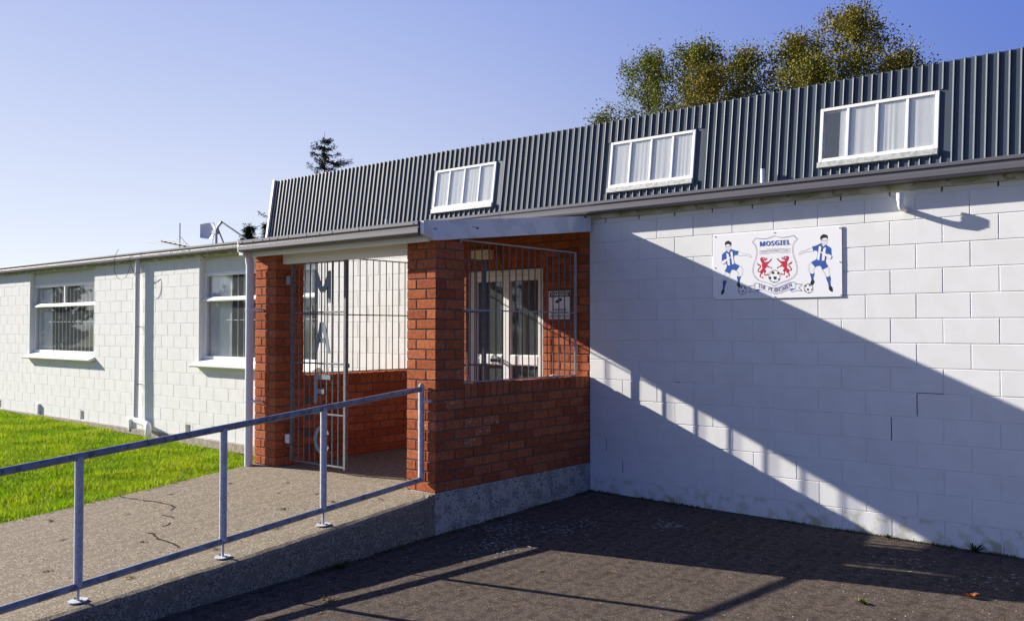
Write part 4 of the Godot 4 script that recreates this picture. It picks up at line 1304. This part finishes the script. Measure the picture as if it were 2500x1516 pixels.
func spruce(x: float, z: float, h: float, r: float, label: String, whorls: int, thin: bool) -> void:
	var root := thing("conifer_tree", label, "tree", Vector3(x, -0.62, z), "conifers far behind the wing")
	var b := MB.new()
	b.tube([Vector3.ZERO, Vector3(0, h * 0.5, 0), Vector3(0, h, 0)], h * 0.014, 7, 0.01)
	var c := MB.new()
	for k in whorls:
		var t := pow(float(k) / whorls, 0.85)
		var y := lerpf(h * 0.15, h * 0.985, t)
		for j in (5 if thin else 8):
			var a := rng.randf() * TAU
			var len := r * pow(1.0 - t, 0.68 if thin else 1.0) * rng.randf_range(0.5, 1.2) + 0.12
			var o := Vector3(0, y + rng.randf_range(-0.1, 0.1), 0)
			var dir := Vector3(cos(a), 0, sin(a))
			var tip := o + dir * len + Vector3.UP * len * (0.12 if thin else 0.45)
			var mid := o + dir * len * 0.55 - Vector3.UP * len * (0.10 if thin else -0.05)
			b.tube([o, mid, tip], 0.03, 4, 0.006)
			for q in (int(26 + len * 60)):
				var s := rng.randf()
				var p := o.lerp(mid, s * 2) if s < 0.5 else mid.lerp(tip, s * 2 - 1)
				p += Vector3(rng.randfn(), rng.randfn() - 0.4, rng.randfn()) * (0.07 if thin else 0.12)
				c.col = Color(0.022, 0.034, 0.014) * rng.randf_range(0.7, 1.5)
				var d := (dir + Vector3(rng.randfn(), rng.randfn() - 0.3, rng.randfn()) * 0.6).normalized()
				var w := d.cross(Vector3(rng.randfn(), rng.randfn(), rng.randfn())).normalized() * 0.028
				var l := rng.randf_range(0.14, 0.28)
				c.tri(p - w, p + w, p + d * l)
	mbobj("trunk", b, M.bark_dark, root)
	mbobj("crown", c, M.needle, root)

func make_trees() -> void:
	birch(-10.1, -18.0, 11.6, 1.4, 4.5, "green birch at the end of the row, tall slender top", 9500, 0.05)
	birch(-8.35, -18.2, 11.55, 1.8, 4.5, "broad green birch next to the end of the row", 13000, 0.15)
	birch(-6.5, -17.8, 10.9, 1.2, 4.5, "narrow olive birch in the middle of the row", 8000, 0.5)
	birch(-5.0, -18.1, 11.15, 1.35, 4.5, "olive birch with one pointed top beside the tallest birch", 9000, 0.55)
	birch(-3.35, -18.0, 11.55, 1.65, 4.5, "tallest brownish birch of the row", 12000, 0.65)
	birch(-2.1, -17.8, 9.95, 1.35, 4.5, "lower bushy brownish birch at the near end of the row", 8500, 0.6)
	birch(-7.3, -16.6, 10.3, 1.3, 4.5, "short yellowish birch in front of the row", 7500, 0.7)
	birch(-4.0, -16.8, 10.0, 1.4, 4.5, "short dark birch in front of the tallest birch", 7500, 0.45)
	birch(-11.6, -17.5, 9.75, 0.95, 4.5, "small green birch just clearing the roof edge", 4000, 0.05)
	birch(-19.0, -20.0, 10.0, 0.9, 4.0, "bare topped birch barely showing over the ribbed roof", 1500, 0.1)
	spruce(-42.7, -30.0, 15.6, 6.0, "dark pointed spruce standing above the roof edge", 26, true)
	spruce(-43.9, -25.0, 9.1, 2.4, "dark bushy conifer beside the dish aerial, rounded top", 24, false)
	spruce(-42.5, -25.5, 9.2, 2.2, "dark conifer close against the end of the ribbed upper storey", 24, false)
	# row of trees across the field, mirrored in the window glass
	var k := 0
	for q in [[-108, 40, 8.5], [-97, 43, 6.2], [-88, 40, 7.6], [-80, 46, 6.0], [-73, 44, 8.6], [-66, 50, 6.6], [-58, 50, 8.4], [-50, 54, 6.8], [-42, 55, 8.8], [-34, 57, 7.2]]:
		var root := thing("field_tree", "dark leafy tree in the row across the field", "tree", Vector3(q[0], -0.62, q[1]), "trees across the field")
		var b := MB.new()
		b.tube([Vector3.ZERO, Vector3(0.1, q[2] * 0.5, 0), Vector3(0, q[2] * 0.9, 0.1)], 0.22, 6, 0.03)
		var c := MB.new()
		for i in 1500:
			var t := rng.randf()
			var rr: float = q[2] * 0.52 * sqrt(maxf(0.02, sin(PI * clampf(0.12 + t * 0.86, 0, 1)))) * (0.75 + 0.35 * sin(t * 17.0 + k)) 
			var a := rng.randf() * TAU
			var p := Vector3(cos(a) * rr * sqrt(rng.randf()), 0.6 + t * (q[2] - 0.6), sin(a) * rr * sqrt(rng.randf()))
			c.col = Color(0.04, 0.055, 0.018) * rng.randf_range(0.6, 1.4)
			leaf(c, p, 0.75)
		mbobj("trunk", b, M.bark_dark, root)
		mbobj("crown", c, M.leaf, root)
		k += 1

# ------------------------------------------------------------------ small things on the ground
func make_litter() -> void:
	# tufts of dry moss on the ramp and the asphalt
	var proto := []
	for v in 3:
		var b := MB.new()
		for k in 60:
			var a := rng.randf() * TAU
			var rr := rng.randf() * 0.05
			var p := Vector3(cos(a) * rr * 1.5, 0.002, sin(a) * rr)
			var d := Vector3(rng.randfn() * 0.8, absf(rng.randfn()) * 0.35 + 0.08, rng.randfn() * 0.8).normalized() * rng.randf_range(0.010, 0.022)
			var s := Vector3(-d.z, 0, d.x).normalized() * 0.0035
			b.tri(p - s, p + s, p + d)
			b.tri(p + s, p - s, p + d + s)
		proto.append(b.mesh())
	var on_ramp := [[-0.95, 2.75], [-1.55, 2.62], [-0.62, 2.85], [-2.05, 2.9], [-1.75, 3.15], [-0.8, 3.2], [-1.25, 3.45], [-0.4, 3.55], [-2.2, 3.4], [-1.9, 3.95], [-0.55, 3.0], [-1.0, 4.3], [-0.35, 4.1], [-1.6, 4.6], [-2.3, 4.4], [-0.9, 5.0], [-0.28, 4.75], [-1.3, 2.9], [-1.9, 5.1], [-0.3, 2.6]]
	var on_yard := [[0.60, 3.85], [0.69, 3.72], [0.76, 3.52], [0.75, 4.04], [1.12, 3.15], [1.30, 2.84], [1.68, 1.90], [1.72, 2.19], [2.03, 1.82], [2.21, 2.46], [1.60, 3.16], [1.19, 3.60], [3.3, 1.7], [3.55, 2.2], [1.3, 2.5], [4.1, 1.55], [4.3, 1.65], [2.9, 2.9]]
	for i in on_ramp.size():
		var p: Array = on_ramp[i]
		var o := obj("moss_tuft", proto[i % 3], M.moss, self, Transform3D(Basis(Vector3.UP, rng.randf() * TAU).scaled(Vector3.ONE * rng.randf_range(0.35, 0.8)), Vector3(p[0], ramp_y(p[1]) + 0.003, p[1])))
		tag(o, "small tuft of dry moss lying on the concrete ramp", "moss", "moss tufts on the ramp")
	for i in on_yard.size():
		var p: Array = on_yard[i]
		var o := obj("dry_grass_clump", proto[i % 3], M.straw, self, Transform3D(Basis(Vector3.UP, rng.randf() * TAU).scaled(Vector3.ONE * (1.3 if i == 0 else rng.randf_range(0.4, 0.75))), Vector3(p[0], yard_y(p[0], p[1]) + 0.004, p[1])))
		tag(o, "pale clump of dry grass lying on the asphalt", "dry grass", "dry clumps on the asphalt")
	# one curled brown leaf
	var b := MB.new()
	for k in 6:
		var u := k / 6.0
		var w := (k + 1) / 6.0
		var f := func(t: float, s: float) -> Vector3: return Vector3((t - 0.5) * 0.11, 0.012 + 0.02 * s * s + 0.008 * sin(t * 9.0), s * 0.032 * sin(PI * clampf(t, 0.02, 0.98)))
		for s in [-1, 0]:
			b.quad(f.call(u, s + 1.0), f.call(w, s + 1.0), f.call(w, float(s)), f.call(u, float(s)))
	var lf := obj("fallen_leaf", b.mesh(), M.leaf_brown, self, Transform3D(Basis(Vector3.UP, 0.5), Vector3(3.85, yard_y(3.85, 1.21) - 0.004, 1.21)))
	tag(lf, "curled brown leaf lying on the sunlit asphalt", "leaf")
	# scraps on the porch wall
	for q in [[-0.10, 0.60, M.yellow, "small yellow block left on the porch wall under the grille", "block"], [-0.11, 0.50, M.pvc, "small white crumpled scrap on the porch wall under the grille", "scrap"]]:
		b = MB.new()
		b.cbox(Vector3(-0.018, 0, -0.022), Vector3(0.018, 0.022, 0.022), 0.005)
		if q[4] == "scrap": b.cbox(Vector3(-0.01, 0.004, -0.05), Vector3(0.016, 0.03, -0.024), 0.006)
		tag(obj("small_" + q[4], b.mesh(), q[2], self, T(q[0], 1.183, q[1], 0.3)), q[3], q[4])
	# moss and weeds along the foot of the walls
	b = MB.new()
	for k in 2600:
		var along := rng.randf()
		var p: Vector3
		if k % 5 > 1:
			var xx := along * 4.8
			if lump.get_noise_2d(xx * 2.5, 40.0) < -0.05: continue
			p = Vector3(xx, yard_y(xx, 0.0), 0.012 + absf(rng.randfn()) * 0.03)
		else:
			var zz := along * 4.0
			if lump.get_noise_2d(zz * 2.5, 60.0) < -0.05: continue
			p = Vector3(0.02 + absf(rng.randfn()) * 0.025, yard_y(0.0, zz), zz)
		var d := Vector3(rng.randfn() * 0.5, 1.0, rng.randfn() * 0.5).normalized() * rng.randf_range(0.01, 0.035)
		var s := Vector3(rng.randfn(), 0, rng.randfn()).normalized() * 0.004
		b.col = Color(0.085, 0.075, 0.02).lerp(Color(0.05, 0.07, 0.012), rng.randf())
		b.tri(p - s, p + s, p + d)
	var ms := mbobj("moss", b, M.needle, self)
	tag(ms, "thin line of moss along the foot of the walls", "moss")
	ms.set_meta("kind", "stuff")
	for q in [[3.62, 0.05, "low weed at the foot of the block wall below the overflow elbow", 0.10], [2.98, 0.04, "small weed at the wall foot where the sun strip ends", 0.05], [0.10, 3.35, "small green weed at the foot of the ramp side", 0.07], [3.35, 1.75, "tiny green seedling in the asphalt", 0.04]]:
		b = MB.new()
		for k in 45:
			var a := rng.randf() * TAU
			var d: Vector3 = Vector3(cos(a), rng.randf_range(0.35, 1.1), sin(a)).normalized() * q[3] * rng.randf_range(0.5, 1.1)
			var s := Vector3(-sin(a), 0, cos(a)) * 0.006
			b.col = Color(0.05, 0.085, 0.015) * rng.randf_range(0.7, 1.4)
			b.tri(Vector3.ZERO, d * 0.6 + s, d)
			b.tri(Vector3.ZERO, d, d * 0.6 - s)
		tag(obj("weed", b.mesh(), M.leaf, self, T(q[0], yard_y(q[0], q[1]), q[1])), q[2], "weed")
	# pale lichen crusts on the shaded asphalt
	b = MB.new()
	for q in [[0.35, 1.75, 0.30, 150], [0.62, 2.2, 0.26, 110], [0.70, 1.45, 0.22, 70], [1.37, 0.80, 0.16, 60], [0.72, 1.14, 0.15, 30], [3.3, 0.62, 0.22, 30], [3.9, 0.75, 0.2, 20]]:
		for k in q[3]:
			var p := Vector3(q[0] + rng.randfn() * q[2] * 0.5, 0, q[1] + rng.randfn() * q[2] * 0.5)
			if p.x < 0.04: continue
			p.y = yard_y(p.x, p.z) + lump.get_noise_2d(p.x, p.z) * 0.006 + 0.004
			var rr := rng.randf_range(0.004, 0.016)
			var last := p + Vector3(rr, 0, 0)
			for s in 7:
				var a := TAU * (s + 1) / 7.0
				var nx := p + Vector3(cos(a), 0, sin(a)) * (rr * rng.randf_range(0.6, 1.2) if s < 6 else rr)
				b.tri(p + Vector3.UP * 0.001, nx, last)
				last = nx
	var li := mbobj("lichen", b, M.lichen, self)
	tag(li, "pale lichen crusts scattered over the shaded asphalt", "lichen")
	li.set_meta("kind", "stuff")
	# grit strewn over the asphalt
	var g := MB.new()
	g.cbox(Vector3(-0.004, -0.001, -0.003), Vector3(0.004, 0.003, 0.003), 0.001)
	var mm := MultiMesh.new()
	mm.transform_format = MultiMesh.TRANSFORM_3D
	mm.use_colors = true
	mm.mesh = g.mesh()
	mm.instance_count = 2600
	for k in 2600:
		var x := rng.randf_range(0.05, 5.2)
		var z := rng.randf_range(0.1, 5.2)
		mm.set_instance_transform(k, Transform3D(Basis(Vector3.UP, rng.randf() * TAU).scaled(Vector3.ONE * rng.randf_range(0.35, 1.3)), Vector3(x, yard_y(x, z) + lump.get_noise_2d(x, z) * 0.006, z)))
		mm.set_instance_color(k, Color(0.30, 0.26, 0.19) * rng.randf_range(0.5, 1.5))
	var mi := MultiMeshInstance3D.new()
	mi.name = "grit"
	mi.multimesh = mm
	var gm := mat(Color(1, 1, 1), 0.9)
	gm.vertex_color_use_as_albedo = true
	mi.material_override = gm
	add_child(mi)
	tag(mi, "pale grit strewn over the asphalt yard", "grit")
	mi.set_meta("kind", "stuff")

const PRINT := [
	["k", [1015,504,1014,515,1022,530,1035,536,1043,542,1048,540,1064,536,1077,525,1079,511,1076,498,1070,505,1063,510,1047,509,1036,507,1029,503,1022,495,1018,493]],
	["k", [182,493,178,495,171,503,164,507,153,509,137,510,130,505,124,498,121,511,123,525,136,536,152,540,157,542,165,536,178,530,186,515,185,504]],
	["b", [943,440,973,445,1003,457,1022,465,1025,458,1038,432,1058,445,1064,451,1076,440,1099,425,1109,413,1111,354,1084,369,1066,348,1065,319,1052,313,1020,312,997,317,979,329,988,356,992,381,984,401,973,404,952,401]],
	["b", [248,401,227,404,216,401,208,381,212,356,221,329,203,317,180,312,148,313,135,319,134,348,116,369,89,354,91,413,101,425,124,440,136,451,142,445,162,432,175,458,178,465,197,457,227,445,257,440]],
	["w", [1003,437,1017,440,1024,429,1016,386,1006,318,985,327,994,369]],
	["w", [206,369,215,327,194,318,184,386,176,429,183,440,197,437]],
	["w", [1042,417,1065,429,1057,375,1052,321,1047,313,1027,313,1032,367]],
	["w", [168,367,173,313,153,313,148,321,143,375,135,429,158,417]],
	["f", [1016,384,1021,389,1039,387,1069,370,1111,351,1110,337,1100,324,1088,327,1066,348,1039,369,1025,378]],
	["f", [175,378,161,369,134,348,112,327,100,324,90,337,89,351,131,370,161,387,179,389,184,384]],
	["b", [979,327,997,316,1020,311,1052,312,1059,316,1065,289,1082,262,1074,255,1030,234,1021,257,1012,268,1001,270,982,266,967,259,932,304,955,316]],
	["b", [245,316,268,304,233,259,218,266,199,270,188,268,179,257,170,234,126,255,118,262,135,289,141,316,148,312,180,311,203,316,221,327]],
	["b", [920,209,940,204,962,208,958,185,952,167,953,149,935,147,930,177]],
	["b", [270,177,265,147,247,149,248,167,242,185,238,208,260,204,280,209]],
	["b", [1060,173,1077,171,1093,180,1104,160,1100,131,1103,93,1085,89,1079,118,1068,145]],
	["b", [132,145,121,118,115,89,97,93,100,131,96,160,107,180,123,171,140,173]],
	["k", [935,149,953,152,962,133,946,104,932,109,924,123]],
	["k", [276,123,268,109,254,104,238,133,247,152,265,149]],
	["k", [1085,89,1104,93,1115,79,1120,54,1114,42,1101,47,1086,64]],
	["k", [114,64,99,47,86,42,80,54,85,79,96,93,115,89]],
	["Lg", [1020,492,1023,469,1035,452,1047,450,1060,454,1071,469,1074,496]],
	["Lg", [126,496,129,469,140,454,153,450,165,452,177,469,180,492]],
	["Lk", [1023,492,1035,489,1046,487]],
	["Lk", [154,487,165,489,177,492]],
	["Lk", [1055,485,1069,489]],
	["Lk", [131,489,145,485]],
	["Lg", [1042,465,1055,466]],
	["Lg", [145,466,158,465]],
	["Lg", [1047,484,1046,474]],
	["Lg", [154,474,153,484]],
	["Lg", [1111,354,1110,335,1100,324,1086,328,1066,348]],
	["Lg", [134,348,114,328,100,324,90,335,89,354]],
	["Lg", [943,435,910,423,877,409,844,406,833,397,821,377,835,379,849,385,868,394,901,398,952,400]],
	["Lg", [248,400,299,398,332,394,351,385,365,379,379,377,367,397,356,406,323,409,290,423,257,435]],
	["Lg", [932,304,913,282,907,259,910,237,920,209]],
	["Lg", [280,209,290,237,293,259,287,282,268,304]],
	["Lg", [967,259,950,244,946,235,954,221,959,205]],
	["Lg", [241,205,246,221,254,235,250,244,233,259]],
	["Lg", [1030,234,1041,214,1055,191,1060,173]],
	["Lg", [140,173,145,191,159,214,170,234]],
	["Lg", [1081,257,1086,230,1091,178]],
	["Lg", [109,178,114,230,119,257]],
	["Lk", [945,78,943,66,937,55,929,46,918,41,906,39,894,42,884,48,875,57,870,68,868,80,870,93,876,104,885,112,895,118,907,119,919,117,930,111,938,102,943,91,945,78]],
	["Lk", [255,78,257,91,262,102,270,111,281,117,293,119,305,118,315,112,324,104,330,93,332,80,330,68,325,57,316,48,306,42,294,39,282,41,271,46,263,55,257,66,255,78]],
	["k", [912,65,902,59,893,66,896,77,908,77]],
	["k", [292,77,304,77,307,66,298,59,288,65]],
	["k", [886,94,877,94,874,102,881,108,889,103]],
	["k", [311,103,319,108,326,102,323,94,314,94]],
	["k", [927,103,920,96,911,101,913,111,923,112]],
	["k", [277,112,287,111,289,101,280,96,273,103]],
	["k", [943,65,936,62,931,68,935,74,942,73]],
	["k", [258,73,265,74,269,68,264,62,257,65]],
	["k", [880,59,876,56,871,58,873,64,878,64]],
	["k", [322,64,327,64,329,58,324,56,320,59]],
	["k", [912,40,907,38,904,42,907,47,912,45]],
	["k", [288,45,293,47,296,42,293,38,288,40]],
	["r", [467,360,477,371,500,369,502,364,490,361,492,351,500,339,502,329,522,326,545,329,560,342,568,354,582,349,572,342,559,325,539,308,532,304,538,294,551,282,575,277,577,263,571,264,565,272,542,276,528,285,520,271,507,264,519,252,521,240,513,232,510,213,529,216,540,222,543,208,529,206,510,203,504,211,505,233,494,237,486,219,473,220,469,194,487,194,498,188,487,180,477,188,460,193,461,210,467,222,465,240,472,257,486,265,484,284,481,300,485,316,473,332,465,352]],
	["r", [735,352,727,332,715,316,719,300,716,284,714,265,728,257,735,240,733,222,739,210,740,193,723,188,713,180,702,188,713,194,731,194,727,220,714,219,706,237,695,233,696,211,690,203,671,206,657,208,660,222,671,216,690,213,687,232,679,240,681,252,693,264,680,271,672,285,658,276,635,272,629,264,623,263,625,277,649,282,662,294,668,304,661,308,641,325,628,342,618,349,632,354,640,342,655,329,678,326,698,329,700,339,708,351,710,361,698,364,700,369,723,371,733,360]],
	["r", [435,324,445,314,458,311,468,297,455,295,441,302]],
	["r", [759,302,745,295,732,297,742,311,755,314,765,324]],
	["LR", [467,241,449,242,443,254,455,270,468,285,467,299]],
	["LR", [733,299,732,285,745,270,757,254,751,242,733,241]],
	["LR", [500,366,512,360,509,346,527,349,529,361]],
	["LR", [671,361,673,349,691,346,688,360,700,366]],
	["LR", [496,347,508,341,514,343]],
	["LR", [686,343,692,341,704,347]],
	["Lk", [651,193,650,181,646,170,639,159,631,151,621,145,610,141,598,140,586,142,575,146,566,153,557,162,551,173,547,184,546,197,548,209,552,220,558,230,567,239,577,245,588,249,599,250,611,248,622,243,632,236,640,228,646,217,650,205,651,193]],
	["k", [598,222,585,213,572,223,577,238,593,237]],
	["k", [641,212,628,212,623,223,633,231,644,224]],
	["k", [570,179,559,170,546,177,549,191,564,192]],
	["k", [619,172,602,165,588,179,598,195,617,191]],
	["k", [648,166,641,160,633,164,635,173,644,174]],
	["k", [599,141,592,139,588,145,592,150,599,148]],
	["Lv", [391,512,425,548,463,540,496,536,525,536,554,541,599,556,644,541,685,536,737,540,776,549,809,515,780,485,768,451,767,413,775,366,796,311,807,257,799,211,768,177,724,155,659,136,622,121,599,104,573,124,520,142,450,163,408,204,392,248,399,304,419,350,432,405,432,445,420,481,391,512]],
	["Lg", [459,431,542,431,543,402,462,401,459,431]],
	["Lg", [543,409,655,407]],
	["Lg", [526,435,526,440,673,441,673,436]],
	["Lg", [656,436,740,435,739,402,659,402,656,436]],
	["Lv", [407,137,426,140,458,134,520,112,569,95,602,90,634,95,683,115,732,134,768,138,790,134,787,76,763,80,723,72,666,50,617,40,585,42,539,57,490,76,449,84,411,77,407,137]],
	["b", [411,77,432,84,459,80,457,70,436,68]],
	["b", [745,77,763,80,785,76,767,68,745,65]],
	["Lv", [788,120,822,119,852,115,818,88,847,59,802,64,779,58,755,53,745,63]],
	["Lv", [455,63,445,53,421,58,398,64,353,59,382,88,348,115,378,119,412,120]],
]
